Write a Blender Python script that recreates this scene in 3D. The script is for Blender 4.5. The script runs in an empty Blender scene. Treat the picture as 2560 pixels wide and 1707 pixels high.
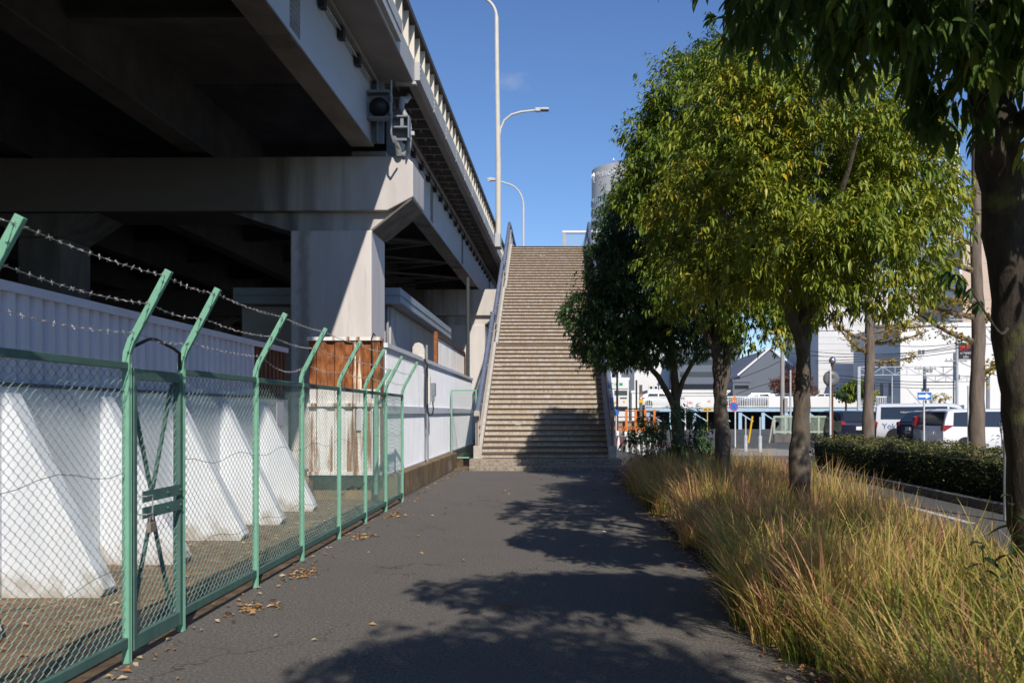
import bpy, math, random
import numpy as np
from mathutils import Vector, Matrix

sc = bpy.context.scene
COL = sc.collection
R = math.radians

# ---------------------------------------------------------------- camera
F = 2266.0                      # focal length in photo pixels (2560 wide)
VX, VY, EYE = 1388.0, 1031.0, 1.5
cam_d = bpy.data.cameras.new("camera")
cam = bpy.data.objects.new("camera", cam_d); COL.objects.link(cam)
cam.location = (0, 0, EYE); cam.rotation_euler = (R(90), 0, 0)
cam_d.sensor_width = 36.0
cam_d.lens = F / 2560 * 36.0
cam_d.shift_x = -(VX - 1280) / 2560
cam_d.shift_y = (VY - 853.5) / 2560
cam_d.clip_start = 0.1; cam_d.clip_end = 3000
cam_d.dof.use_dof = True
cam_d.dof.focus_distance = 11.0
cam_d.dof.aperture_fstop = 4.0
sc.camera = cam

# ---------------------------------------------------------------- light
SUN = Vector((0.325, -1.2, 1.0)).normalized()        # towards the sun
elev = math.asin(SUN.z); azim = math.atan2(SUN.x, SUN.y)
w = bpy.data.worlds.new("World"); sc.world = w; w.use_nodes = True
nt = w.node_tree; nt.nodes.clear()
sky = nt.nodes.new("ShaderNodeTexSky"); sky.sky_type = 'NISHITA'; sky.sun_disc = False
sky.sun_elevation = elev; sky.sun_rotation = azim
sky.air_density = 1.0; sky.dust_density = 0.0; sky.ozone_density = 6.0; sky.altitude = 0
bg = nt.nodes.new("ShaderNodeBackground"); bg.inputs[1].default_value = 0.128
out = nt.nodes.new("ShaderNodeOutputWorld")
hs = nt.nodes.new('ShaderNodeHueSaturation'); hs.inputs['Saturation'].default_value = 1.06; hs.inputs['Hue'].default_value = 0.506
nt.links.new(sky.outputs[0], hs.inputs['Color']); 
# one wisp of thin cloud low in the sky
tcw = nt.nodes.new("ShaderNodeTexCoord"); cd_ = Vector(((1274 - 1388) / 2266, 1, (1031 - 207) / 2266)).normalized()
vs_ = nt.nodes.new("ShaderNodeVectorMath"); vs_.operation = 'SUBTRACT'; vs_.inputs[1].default_value = cd_; nt.links.new(tcw.outputs["Generated"], vs_.inputs[0])
vm_ = nt.nodes.new("ShaderNodeVectorMath"); vm_.operation = 'MULTIPLY'; vm_.inputs[1].default_value = (34, 34, 70); nt.links.new(vs_.outputs[0], vm_.inputs[0])
vl_ = nt.nodes.new("ShaderNodeVectorMath"); vl_.operation = 'LENGTH'; nt.links.new(vm_.outputs[0], vl_.inputs[0])
cn_ = nt.nodes.new("ShaderNodeTexNoise"); cn_.inputs["Scale"].default_value = 90; cn_.inputs["Detail"].default_value = 6; nt.links.new(tcw.outputs["Generated"], cn_.inputs["Vector"])
ma_ = nt.nodes.new("ShaderNodeMath"); ma_.operation = 'MULTIPLY_ADD'; ma_.inputs[1].default_value = 1.6; nt.links.new(cn_.outputs["Fac"], ma_.inputs[0]); nt.links.new(vl_.outputs["Value"], ma_.inputs[2])
mr_ = nt.nodes.new("ShaderNodeMapRange"); mr_.inputs[1].default_value = .75; mr_.inputs[2].default_value = 1.5; mr_.inputs[3].default_value = .17; mr_.inputs[4].default_value = 0; nt.links.new(ma_.outputs[0], mr_.inputs[0])
mxw = nt.nodes.new("ShaderNodeMix"); mxw.data_type = 'RGBA'; mxw.inputs[7].default_value = (5.2, 5.0, 5.4, 1)
nt.links.new(mr_.outputs[0], mxw.inputs[0]); nt.links.new(hs.outputs[0], mxw.inputs[6]); nt.links.new(mxw.outputs[2], bg.inputs[0]); nt.links.new(bg.outputs[0], out.inputs[0])
sun_d = bpy.data.lights.new("sun", 'SUN'); sun_d.energy = 4.6; sun_d.angle = R(0.53)
sun_d.color = (1.0, 0.93, 0.83)
sun = bpy.data.objects.new("sun", sun_d); COL.objects.link(sun)
sun.rotation_euler = SUN.to_track_quat('Z', 'Y').to_euler()
sun.location = (10, -40, 40)
sc.view_settings.view_transform = 'Standard'
sc.view_settings.look = 'None'
sc.view_settings.exposure = 0.0
sc.view_settings.gamma = 1.0
sc.cycles.use_denoising = True
sc.cycles.max_bounces = 6
sc.cycles.diffuse_bounces = 4
sc.cycles.transparent_max_bounces = 8

def at(px, py, d):
    """photo pixel + distance -> world point"""
    return Vector(((px - VX) / F * d, d, EYE + (VY - py) / F * d))
def ax(px, d): return (px - VX) / F * d
def az(py, d): return EYE + (VY - py) / F * d

# ---------------------------------------------------------------- materials
MATS = {}
def mat(name, c1, c2=None, scale=6.0, rough=0.75, detail=6.0, bump=0.0, bscale=None, metal=0.0,
        stretch=(1, 1, 1), lo=0.35, hi=0.65, spec=0.4, world=False, c3=None, scale3=2.0, lo3=.55, hi3=.7,
        stretch3=(1, 1, 1), emit=None):
    m = bpy.data.materials.new(name); m.use_nodes = True
    nt = m.node_tree; p = nt.nodes["Principled BSDF"]
    p.inputs["Roughness"].default_value = rough; p.inputs["Metallic"].default_value = metal
    p.inputs["Specular IOR Level"].default_value = spec
    p.inputs["Base Color"].default_value = (*c1, 1)
    L = nt.links
    if world:
        tc = nt.nodes.new("ShaderNodeNewGeometry"); src = tc.outputs["Position"]
    else:
        tc = nt.nodes.new("ShaderNodeTexCoord"); src = tc.outputs["Object"]
    def noise(sc_, st, lo_, hi_, det):
        mp = nt.nodes.new("ShaderNodeMapping"); mp.inputs["Scale"].default_value = st
        L.new(src, mp.inputs[0])
        n = nt.nodes.new("ShaderNodeTexNoise"); n.inputs["Scale"].default_value = sc_
        n.inputs["Detail"].default_value = det; n.inputs["Roughness"].default_value = .62
        L.new(mp.outputs[0], n.inputs["Vector"])
        mr = nt.nodes.new("ShaderNodeMapRange"); mr.inputs[1].default_value = lo_; mr.inputs[2].default_value = hi_
        L.new(n.outputs["Fac"], mr.inputs[0])
        return mr.outputs[0], n.outputs["Fac"]
    def mix(a, b, f):
        x = nt.nodes.new("ShaderNodeMix"); x.data_type = 'RGBA'
        for s, v in ((6, a), (7, b)):
            if isinstance(v, tuple): x.inputs[s].default_value = (*v, 1)
            else: L.new(v, x.inputs[s])
        L.new(f, x.inputs[0]); return x.outputs[2]
    col = None
    if c2 is not None:
        f, raw = noise(scale, stretch, lo, hi, detail)
        col = mix(c1, c2, f)
        if c3 is not None:
            f3, _ = noise(scale3, stretch3, lo3, hi3, 6)
            col = mix(col, c3, f3)
        L.new(col, p.inputs["Base Color"])
    if bump:
        f, raw = noise(bscale or scale, stretch, 0, 1, 8)
        b = nt.nodes.new("ShaderNodeBump"); b.inputs["Strength"].default_value = bump
        b.inputs["Distance"].default_value = 0.02
        L.new(raw, b.inputs["Height"]); L.new(b.outputs[0], p.inputs["Normal"])
    if emit:
        p.inputs["Emission Color"].default_value = (*c1, 1); p.inputs["Emission Strength"].default_value = emit
    MATS[name] = m; return m

def nodes_of(m): return m.node_tree.nodes, m.node_tree.links, m.node_tree.nodes["Principled BSDF"]

M_asph = mat("asphalt_path", (.062, .056, .050), (.235, .212, .188), scale=48, lo=.36, hi=.66, rough=.92, bump=.6, bscale=90,
             c3=(.13, .118, .104), scale3=1.3, lo3=.4, hi3=.75, world=True)
# light aggregate specks
n, L, p = nodes_of(M_asph)
g = n.new("ShaderNodeNewGeometry"); v = n.new("ShaderNodeTexVoronoi"); v.inputs["Scale"].default_value = 52
v.inputs["Randomness"].default_value = 1
L.new(g.outputs["Position"], v.inputs["Vector"])
cr = n.new("ShaderNodeMapRange"); cr.inputs[1].default_value = .10; cr.inputs[2].default_value = .20
cr.inputs[3].default_value = 1; cr.inputs[4].default_value = 0
L.new(v.outputs["Distance"], cr.inputs[0])
sep = n.new("ShaderNodeSeparateColor"); L.new(v.outputs["Color"], sep.inputs[0])
gt = n.new("ShaderNodeMath"); gt.operation = 'GREATER_THAN'; gt.inputs[1].default_value = .60; L.new(sep.outputs[0], gt.inputs[0])
mu = n.new("ShaderNodeMath"); mu.operation = 'MULTIPLY'; L.new(cr.outputs[0], mu.inputs[0]); L.new(gt.outputs[0], mu.inputs[1])
mx = n.new("ShaderNodeMix"); mx.data_type = 'RGBA'
old = p.inputs["Base Color"].links[0].from_socket
L.new(old, mx.inputs[6]); mx.inputs[7].default_value = (.46, .43, .39, 1); L.new(mu.outputs[0], mx.inputs[0])
L.new(mx.outputs[2], p.inputs["Base Color"])

# hairline cracks, broken up by noise
vc = n.new("ShaderNodeTexVoronoi"); vc.feature = 'DISTANCE_TO_EDGE'; vc.inputs["Scale"].default_value = .75
nw = n.new("ShaderNodeTexNoise"); nw.inputs["Scale"].default_value = 2.2; nw.inputs["Detail"].default_value = 6; L.new(g.outputs["Position"], nw.inputs["Vector"])
va = n.new("ShaderNodeVectorMath"); va.operation = 'MULTIPLY_ADD'; va.inputs[1].default_value = (.9, .9, .9); L.new(nw.outputs["Color"], va.inputs[0]); L.new(g.outputs["Position"], va.inputs[2]); L.new(va.outputs[0], vc.inputs["Vector"])
c1_ = n.new("ShaderNodeMapRange"); c1_.inputs[1].default_value = .004; c1_.inputs[2].default_value = .009; c1_.inputs[3].default_value = .7; c1_.inputs[4].default_value = 0; L.new(vc.outputs["Distance"], c1_.inputs[0])
n2_ = n.new("ShaderNodeTexNoise"); n2_.inputs["Scale"].default_value = .45; L.new(g.outputs["Position"], n2_.inputs["Vector"])
c2_ = n.new("ShaderNodeMapRange"); c2_.inputs[1].default_value = .50; c2_.inputs[2].default_value = .58; L.new(n2_.outputs["Fac"], c2_.inputs[0])
cm = n.new("ShaderNodeMath"); cm.operation = 'MULTIPLY'; L.new(c1_.outputs[0], cm.inputs[0]); L.new(c2_.outputs[0], cm.inputs[1])
mx2 = n.new("ShaderNodeMix"); mx2.data_type = 'RGBA'; L.new(mx.outputs[2], mx2.inputs[6]); mx2.inputs[7].default_value = (.03, .028, .026, 1); L.new(cm.outputs[0], mx2.inputs[0]); L.new(mx2.outputs[2], p.inputs["Base Color"])

M_asph2 = mat("asphalt_road", (.07, .07, .072), (.11, .108, .105), scale=30, rough=.9, bump=.2, bscale=90, world=True)
M_pave = mat("concrete_pavement", (.36, .33, .29), (.27, .25, .22), scale=3, rough=.9, world=True)
M_red = mat("red_paving", (.22, .07, .05), (.17, .06, .045), scale=4, world=True)
M_soil = mat("soil", (.24, .165, .10), (.12, .08, .05), scale=7, rough=.95, bump=.6, bscale=30, c3=(.36, .27, .17), scale3=2.2, world=True)
M_soil_dk = mat("planting_soil", (.06, .045, .03), (.035, .028, .02), scale=8, rough=.95, bump=.5, bscale=30, world=True)
M_gutter = mat("gutter_concrete", (.06, .055, .05), (.03, .028, .026), scale=6, world=True)
M_conc = mat("pier_concrete", (.70, .65, .62), (.60, .56, .54), scale=1.6, stretch=(1.5, 1.5, .25), rough=.85, bump=.12, bscale=14,
             c3=(.40, .37, .35), scale3=3.0, stretch3=(1.6, 1.6, .12), lo3=.60, hi3=.78)
# rusty leak stain down the pier's face
n, L, p = nodes_of(M_conc)
tcn = n.new("ShaderNodeTexCoord"); sx_ = n.new("ShaderNodeSeparateXYZ"); L.new(tcn.outputs["Object"], sx_.inputs[0])
nz = n.new("ShaderNodeTexNoise"); nz.inputs["Scale"].default_value = 2.6; nz.inputs["Detail"].default_value = 8; nz.inputs["Roughness"].default_value = .7; L.new(tcn.outputs["Object"], nz.inputs["Vector"])
m1 = n.new("ShaderNodeMath"); m1.operation = 'MULTIPLY_ADD'; m1.inputs[1].default_value = .5; L.new(nz.outputs["Fac"], m1.inputs[0]); L.new(sx_.outputs[0], m1.inputs[2])
m3 = n.new("ShaderNodeMath"); m3.operation = 'ADD'; m3.inputs[1].default_value = 6.45; L.new(m1.outputs[0], m3.inputs[0])
m4 = n.new("ShaderNodeMath"); m4.operation = 'ABSOLUTE'; L.new(m3.outputs[0], m4.inputs[0])
m2 = n.new("ShaderNodeMapRange"); m2.inputs[1].default_value = .05; m2.inputs[2].default_value = .20; m2.inputs[3].default_value = .6; m2.inputs[4].default_value = 0; L.new(m4.outputs[0], m2.inputs[0])
mx = n.new("ShaderNodeMix"); mx.data_type = 'RGBA'; L.new(p.inputs["Base Color"].links[0].from_socket, mx.inputs[6]); mx.inputs[7].default_value = (.25, .21, .15, 1); L.new(m2.outputs[0], mx.inputs[0]); L.new(mx.outputs[2], p.inputs["Base Color"])
M_capc = mat("shade_tinted_cap_concrete", (.62, .58, .55), (.50, .46, .44), scale=1.4, stretch=(1.2, 1.2, .3), rough=.85, bump=.12, bscale=14)
n, L, p = nodes_of(M_capc)  # darkening leftward paints in the shade under the deck, its edge broken into streaks
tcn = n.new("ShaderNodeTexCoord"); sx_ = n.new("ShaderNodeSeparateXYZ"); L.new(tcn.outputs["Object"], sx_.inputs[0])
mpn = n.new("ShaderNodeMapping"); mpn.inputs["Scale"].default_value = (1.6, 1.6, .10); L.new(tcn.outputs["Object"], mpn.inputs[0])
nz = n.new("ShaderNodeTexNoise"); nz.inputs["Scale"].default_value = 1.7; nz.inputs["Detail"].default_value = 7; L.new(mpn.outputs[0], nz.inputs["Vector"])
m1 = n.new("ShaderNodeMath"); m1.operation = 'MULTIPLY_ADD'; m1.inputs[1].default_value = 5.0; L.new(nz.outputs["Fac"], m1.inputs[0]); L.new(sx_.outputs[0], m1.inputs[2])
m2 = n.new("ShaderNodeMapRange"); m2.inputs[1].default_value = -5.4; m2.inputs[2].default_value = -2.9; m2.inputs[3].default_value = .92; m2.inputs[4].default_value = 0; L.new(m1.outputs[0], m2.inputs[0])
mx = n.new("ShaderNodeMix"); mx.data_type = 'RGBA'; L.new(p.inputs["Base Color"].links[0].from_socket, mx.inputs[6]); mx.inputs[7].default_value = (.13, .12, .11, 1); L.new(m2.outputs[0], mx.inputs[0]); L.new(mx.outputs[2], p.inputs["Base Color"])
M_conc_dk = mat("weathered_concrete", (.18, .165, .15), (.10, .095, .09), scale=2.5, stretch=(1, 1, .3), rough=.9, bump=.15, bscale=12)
M_kerb = mat("kerb_concrete", (.30, .19, .085), (.13, .095, .06), scale=3.5, stretch=(1, 1, .4), rough=.9, bump=.3, bscale=20, c3=(.34, .29, .22), scale3=2, world=True)
M_base = mat("stair_plinth_concrete", (.40, .33, .26), (.20, .17, .14), scale=14, rough=.95, bump=.7, bscale=30, c3=(.12, .10, .08), scale3=5, lo3=.6, hi3=.72, world=True)
M_girder = mat("girder_paint", (.46, .47, .49), (.40, .41, .43), scale=.8, stretch=(1, .3, 1.5), rough=.55)
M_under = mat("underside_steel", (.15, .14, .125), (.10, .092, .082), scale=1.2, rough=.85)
M_flange = mat("flange_steel", (.27, .25, .225), (.17, .155, .14), scale=1.5, stretch=(1, .4, 1), rough=.75)
M_soffit = mat("overhang_soffit", (.30, .285, .26), (.24, .225, .21), scale=.9, rough=.8)
M_fascia = mat("fascia_panel", (.47, .47, .465), (.40, .40, .39), scale=1.4, stretch=(2, 1.0, .25), rough=.65, c3=(.28, .26, .24), scale3=5, stretch3=(3, 2, .2), lo3=.62, hi3=.8)
M_cream = mat("parapet_cream", (.74, .68, .56), (.62, .56, .45), scale=3, stretch=(2, 2, .3), rough=.6)
M_cap = mat("parapet_cap_dark", (.075, .065, .06), (.05, .045, .042), scale=3, rough=.7)
M_black = mat("black_rubber", (.018, .018, .018), rough=.6)
M_galv = mat("galvanised_steel", (.36, .37, .38), (.27, .28, .29), scale=6, rough=.5, metal=.3)
M_pipe = mat("grey_plastic_pipe", (.33, .34, .34), (.27, .28, .28), scale=4, rough=.5)
M_bracket = mat("steel_bracket_paint", (.22, .25, .28), (.17, .19, .22), scale=4, rough=.6)
M_green = mat("mint_green_paint", (.20, .44, .31), (.17, .38, .27), scale=9, rough=.55, c3=(.20, .12, .06), scale3=16, lo3=.69, hi3=.73)
M_green_dk = mat("green_frame_paint", (.085, .175, .14), (.065, .13, .11), scale=9, rough=.6)
M_wire = mat("chainlink_wire", (.30, .45, .39), (.18, .28, .25), scale=20, rough=.5, metal=.2)
M_barb = mat("barbed_wire_steel", (.62, .58, .57), (.42, .40, .40), scale=40, rough=.5, metal=.3)
M_corr = mat("corrugated_lavender", (.62, .62, .70), (.54, .54, .62), scale=1.5, stretch=(1, 1, .3), rough=.6, c3=(.32, .30, .30), scale3=10, stretch3=(1, 1, .08), lo3=.68, hi3=.8)
M_corrw = mat("corrugated_white", (.82, .83, .87), (.72, .74, .79), scale=2.5, stretch=(1, 1.5, .5), rough=.6, c3=(.42, .46, .56), scale3=1.6, stretch3=(1, 1, .45), lo3=.60, hi3=.85, world=True)
M_white = mat("white_wall_paint", (.74, .75, .78), (.62, .63, .67), scale=1.8, stretch=(1, 1, .4), rough=.7, c3=(.45, .38, .30), scale3=5, stretch3=(1, 1, .6), lo3=.64, hi3=.76)
n, L, p = nodes_of(M_white)
tcn = n.new("ShaderNodeTexCoord"); sx_ = n.new("ShaderNodeSeparateXYZ"); L.new(tcn.outputs["Object"], sx_.inputs[0])
nz = n.new("ShaderNodeTexNoise"); nz.inputs["Scale"].default_value = 5; nz.inputs["Detail"].default_value = 8; L.new(tcn.outputs["Object"], nz.inputs["Vector"])
m1 = n.new("ShaderNodeMath"); m1.operation = 'MULTIPLY_ADD'; m1.inputs[1].default_value = -.9; L.new(nz.outputs["Fac"], m1.inputs[0]); L.new(sx_.outputs[2], m1.inputs[2])
m2 = n.new("ShaderNodeMapRange"); m2.inputs[1].default_value = -.45; m2.inputs[2].default_value = -.25; m2.inputs[3].default_value = .75; m2.inputs[4].default_value = 0; L.new(m1.outputs[0], m2.inputs[0])
mx = n.new("ShaderNodeMix"); mx.data_type = 'RGBA'; L.new(p.inputs["Base Color"].links[0].from_socket, mx.inputs[6]); mx.inputs[7].default_value = (.34, .28, .21, 1); L.new(m2.outputs[0], mx.inputs[0]); L.new(mx.outputs[2], p.inputs["Base Color"])
M_rust = mat("rust_sheet", (.40, .145, .045), (.13, .045, .02), scale=13, rough=.9, bump=.25, bscale=25, stretch=(1, 1, .4),
             c3=(.86, .74, .58), scale3=2.6, stretch3=(2.2, 2.2, .10), lo3=.60, hi3=.64)
M_rustw = mat("flaking_white_sheet", (.84, .83, .81), (.72, .70, .66), scale=6, rough=.8, stretch=(1, 1, .3),
              c3=(.27, .11, .035), scale3=3.6, stretch3=(2.2, 2.2, .13), lo3=.53, hi3=.61)
M_rustd = mat("dark_rust_steel", (.16, .07, .035), (.09, .04, .025), scale=6, stretch=(1, 1, .2), rough=.9)
M_rusto = mat("orange_rust_post", (.36, .14, .05), (.22, .08, .03), scale=8, rough=.9)
M_board = mat("weathered_white_board", (.80, .78, .75), (.66, .62, .58), scale=3, stretch=(1, 1, .15), rough=.8, c3=(.4, .33, .26), scale3=8, stretch3=(1, 1, .1), lo3=.62, hi3=.75)
M_shed = mat("shed_wall", (.52, .50, .48), (.45, .43, .41), scale=.8, rough=.8)
M_shedroof = mat("shed_fascia_metal", (.37, .42, .46), (.31, .36, .40), scale=1.2, rough=.5)
M_winframe = mat("dark_window_frame", (.03, .028, .027), rough=.5)
M_glass = mat("dark_glass", (.03, .04, .05), rough=.08, spec=.8)
M_glassb = mat("greenish_glass", (.16, .27, .29), (.11, .20, .22), scale=1.5, rough=.12, spec=.8)
M_rail = mat("blue_grey_rail_paint", (.17, .20, .28), (.13, .155, .22), scale=3, rough=.45)
M_string = mat("stringer_paint", (.56, .53, .47), (.45, .42, .37), scale=5, rough=.7, c3=(.25, .16, .10), scale3=12, lo3=.64, hi3=.72, world=True)
M_beige = mat("beige_post_paint", (.48, .42, .35), (.42, .36, .30), scale=4, rough=.6)
M_ped = mat("pedestal_concrete", (.55, .51, .46), (.43, .39, .34), scale=6, rough=.85, bump=.2)
M_pole = mat("cream_pole_paint", (.62, .58, .50), (.54, .50, .43), scale=2, rough=.5)
M_metalgrey = mat("light_grey_metal", (.5, .5, .5), rough=.5)
M_elec = mat("electrical_box", (.66, .63, .58), (.58, .55, .50), scale=5, rough=.6)
M_stepr = mat("step_riser", (.60, .57, .50), (.43, .42, .39), scale=9, rough=.9, stretch=(1, 1, 1.4), detail=8, bump=.15, bscale=30,
              c3=(.47, .40, .29), scale3=3, stretch3=(1.5, 1, .8), lo3=.42, hi3=.66, world=True)
n, L, p = nodes_of(M_stepr)
tcn = n.new("ShaderNodeTexCoord"); sx_ = n.new("ShaderNodeSeparateXYZ"); L.new(tcn.outputs["Object"], sx_.inputs[0])
gp = n.new("ShaderNodeNewGeometry"); mpn = n.new("ShaderNodeMapping"); mpn.inputs["Scale"].default_value = (3.2, 1, .35); L.new(gp.outputs["Position"], mpn.inputs[0])
nz = n.new("ShaderNodeTexNoise"); nz.inputs["Scale"].default_value = 6; nz.inputs["Detail"].default_value = 8; nz.inputs["Roughness"].default_value = .7; L.new(mpn.outputs[0], nz.inputs["Vector"])
m1 = n.new("ShaderNodeMath"); m1.operation = 'MULTIPLY_ADD'; m1.inputs[1].default_value = .30; L.new(nz.outputs["Fac"], m1.inputs[0]); L.new(sx_.outputs[2], m1.inputs[2])
m2 = n.new("ShaderNodeMapRange"); m2.inputs[1].default_value = .185; m2.inputs[2].default_value = .245; m2.inputs[3].default_value = 0; m2.inputs[4].default_value = .7; L.new(m1.outputs[0], m2.inputs[0])
mx = n.new("ShaderNodeMix"); mx.data_type = 'RGBA'; L.new(p.inputs["Base Color"].links[0].from_socket, mx.inputs[6]); mx.inputs[7].default_value = (.29, .185, .09, 1); L.new(m2.outputs[0], mx.inputs[0]); L.new(mx.outputs[2], p.inputs["Base Color"])
M_stept = mat("step_nosing", (.20, .12, .09), (.11, .075, .06), scale=10, rough=.85, c3=(.58, .54, .50), scale3=1.7, stretch3=(1, 2.9, 3), lo3=.66, hi3=.70, world=True)

# ---------------------------------------------------------------- mesh builder
def worldloc(o):
    v = Vector((0, 0, 0))
    while o is not None:
        v += o.location; o = o.parent
    return v

class MB:
    def __init__(self): self.v = []; self.f = []
    def add(self, vs, fs):
        b = len(self.v); self.v += [tuple(x) for x in vs]; self.f += [tuple(i + b for i in f) for f in fs]; return self
    def box(self, a, b):
        x0, x1 = sorted((a[0], b[0])); y0, y1 = sorted((a[1], b[1])); z0, z1 = sorted((a[2], b[2]))
        return self.add([(x0,y0,z0),(x1,y0,z0),(x1,y1,z0),(x0,y1,z0),(x0,y0,z1),(x1,y0,z1),(x1,y1,z1),(x0,y1,z1)],
                        [(0,3,2,1),(4,5,6,7),(0,1,5,4),(1,2,6,5),(2,3,7,6),(3,0,4,7)])
    def obox(self, c, ex, ey, ez):
        """oriented box: centre and three half-axis vectors"""
        c, ex, ey, ez = map(Vector, (c, ex, ey, ez)); vs = []
        for k in (-1, 1):
            for i, j in ((-1,-1),(1,-1),(1,1),(-1,1)): vs.append(c + ex*i + ey*j + ez*k)
        return self.add(vs, [(0,3,2,1),(4,5,6,7),(0,1,5,4),(1,2,6,5),(2,3,7,6),(3,0,4,7)])
    def bar(self, a, b, w, h, up=(0, 0, 1)):
        a, b = Vector(a), Vector(b); d = b - a; l = d.length; d.normalize()
        s = d.cross(Vector(up))
        if s.length < 1e-4: s = d.cross(Vector((0, 1, 0)))
        s.normalize(); u = s.cross(d)
        return self.obox((a + b) / 2, s * w / 2, d * l / 2, u * h / 2)
    def tube(self, pts, r, n=8, caps=True):
        pts = [Vector(q) for q in pts]; m = len(pts)
        rs = r if isinstance(r, (list, tuple)) else [r] * m
        vs = []; fs = []; prev = None
        for i, q in enumerate(pts):
            t = (pts[min(i+1, m-1)] - pts[max(i-1, 0)]).normalized()
            if prev is None:
                s = t.cross(Vector((0, 0, 1)))
                if s.length < 1e-3: s = t.cross(Vector((0, 1, 0)))
            else:
                s = prev - t * prev.dot(t)
                if s.length < 1e-4: s = t.cross(Vector((0, 1, 0)))
            s.normalize(); prev = s; u = t.cross(s)
            for k in range(n):
                a = 2 * math.pi * k / n
                vs.append(q + (s * math.cos(a) + u * math.sin(a)) * rs[i])
        for i in range(m - 1):
            for k in range(n):
                k2 = (k + 1) % n
                fs.append((i*n+k, i*n+k2, (i+1)*n+k2, (i+1)*n+k))
        if caps:
            fs.append(tuple(range(n-1, -1, -1))); fs.append(tuple((m-1)*n+k for k in range(n)))
        return self.add(vs, fs)
    def prism(self, poly, axis, a, b):
        """poly = 2-D points; axis 'x': (y,z) extruded in x; 'y': (x,z) in y; 'z': (x,y) in z"""
        n = len(poly)
        def P(q, t): return (t, q[0], q[1]) if axis == 'x' else (q[0], t, q[1]) if axis == 'y' else (q[0], q[1], t)
        vs = [P(q, a) for q in poly] + [P(q, b) for q in poly]
        fs = [tuple(range(n-1, -1, -1)), tuple(range(n, 2*n))] + [(i, (i+1) % n, (i+1) % n + n, i + n) for i in range(n)]
        return self.add(vs, fs)
    def lathe(self, prof, c, n=16, axis='z'):
        """prof = (r, t) pairs round an axis through c"""
        vs = []; fs = []
        for r, t in prof:
            for k in range(n):
                a = 2*math.pi*k/n; x, y = r*math.cos(a), r*math.sin(a)
                vs.append((c[0]+x, c[1]+y, c[2]+t) if axis == 'z' else (c[0]+x, c[1]+t, c[2]+y) if axis == 'y' else (c[0]+t, c[1]+x, c[2]+y))
        m = len(prof)
        for i in range(m-1):
            for k in range(n): fs.append((i*n+k, i*n+(k+1) % n, (i+1)*n+(k+1) % n, (i+1)*n+k))
        fs.append(tuple(range(n))); fs.append(tuple((m-1)*n+k for k in range(n)))
        return self.add(vs, fs)
    def quad(self, a, b, c, d): return self.add([a, b, c, d], [(0, 1, 2, 3)])
    def corrugated(self, x, y0, y1, z0, z1, pitch=.2, depth=.04, th=.006, sgn=1):
        """trapezoid sheet in the plane X = x, running along Y"""
        prof = []; y = y0
        while y < y1 - 1e-6:
            for dy, dx in ((0, 0), (.35, 0), (.45, 1), (.9, 1)):
                yy = y + dy * pitch
                if yy <= y1: prof.append((yy, x + sgn * dx * depth))
            y += pitch
        prof.append((y1, prof[-1][1]))
        n = len(prof); vs = []
        for z in (z0, z1):
            for yy, xx in prof: vs.append((xx, yy, z))
            for yy, xx in prof: vs.append((xx - sgn * th, yy, z))
        fs = []
        for i in range(n - 1):
            fs.append((i, i+1, 2*n+i+1, 2*n+i)); fs.append((n+i, 3*n+i, 3*n+i+1, n+i+1))
            fs.append((2*n+i, 2*n+i+1, 3*n+i+1, 3*n+i)); fs.append((i, n+i, n+i+1, i+1))
        return self.add(vs, fs)
    def build(self, name, m, parent=None, smooth=False, bevel=0.0, local=False):
        off = worldloc(parent) if (parent is not None and not local) else Vector((0, 0, 0))
        me = bpy.data.meshes.new(name)
        me.from_pydata([(x-off.x, y-off.y, z-off.z) for x, y, z in self.v], [], self.f)
        import bmesh
        bm = bmesh.new(); bm.from_mesh(me); bmesh.ops.recalc_face_normals(bm, faces=bm.faces); bm.to_mesh(me); bm.free()
        o = bpy.data.objects.new(name, me); COL.objects.link(o)
        if m is not None: me.materials.append(m)
        if smooth:
            for p_ in me.polygons: p_.use_smooth = True
            me.set_sharp_from_angle(angle=R(40))
        if bevel:
            b = o.modifiers.new("bevel", 'BEVEL'); b.width = bevel; b.segments = 2; b.limit_method = 'ANGLE'; b.angle_limit = R(40)
        if parent is not None: o.parent = parent
        return o

def thing(name, label, cat, loc=(0, 0, 0), group=None):
    o = bpy.data.objects.new(name, None); COL.objects.link(o); o.location = loc
    o.empty_display_size = .2
    return tag(o, label, cat, group)
def tag(o, label, cat, group=None, kind="thing"):
    o["label"] = label; o["category"] = cat; o["kind"] = kind
    if group: o["group"] = group
    return o
def struct(o, kind="structure"):
    o["kind"] = kind; return o
def kids(o): return [c for c in bpy.data.objects if c.parent == o]
def copy_part(o, parent=None, shift=None):
    c = o.copy(); COL.objects.link(c)
    if parent is not None: c.parent = parent
    if shift is not None: c.location = Vector(o.location) + Vector(shift)
    return c
def copy_tree(o, parent=None):
    ch = kids(o); c = o.copy(); COL.objects.link(c)
    if parent is not None: c.parent = parent
    for k in ch: copy_tree(k, c)
    return c

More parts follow.
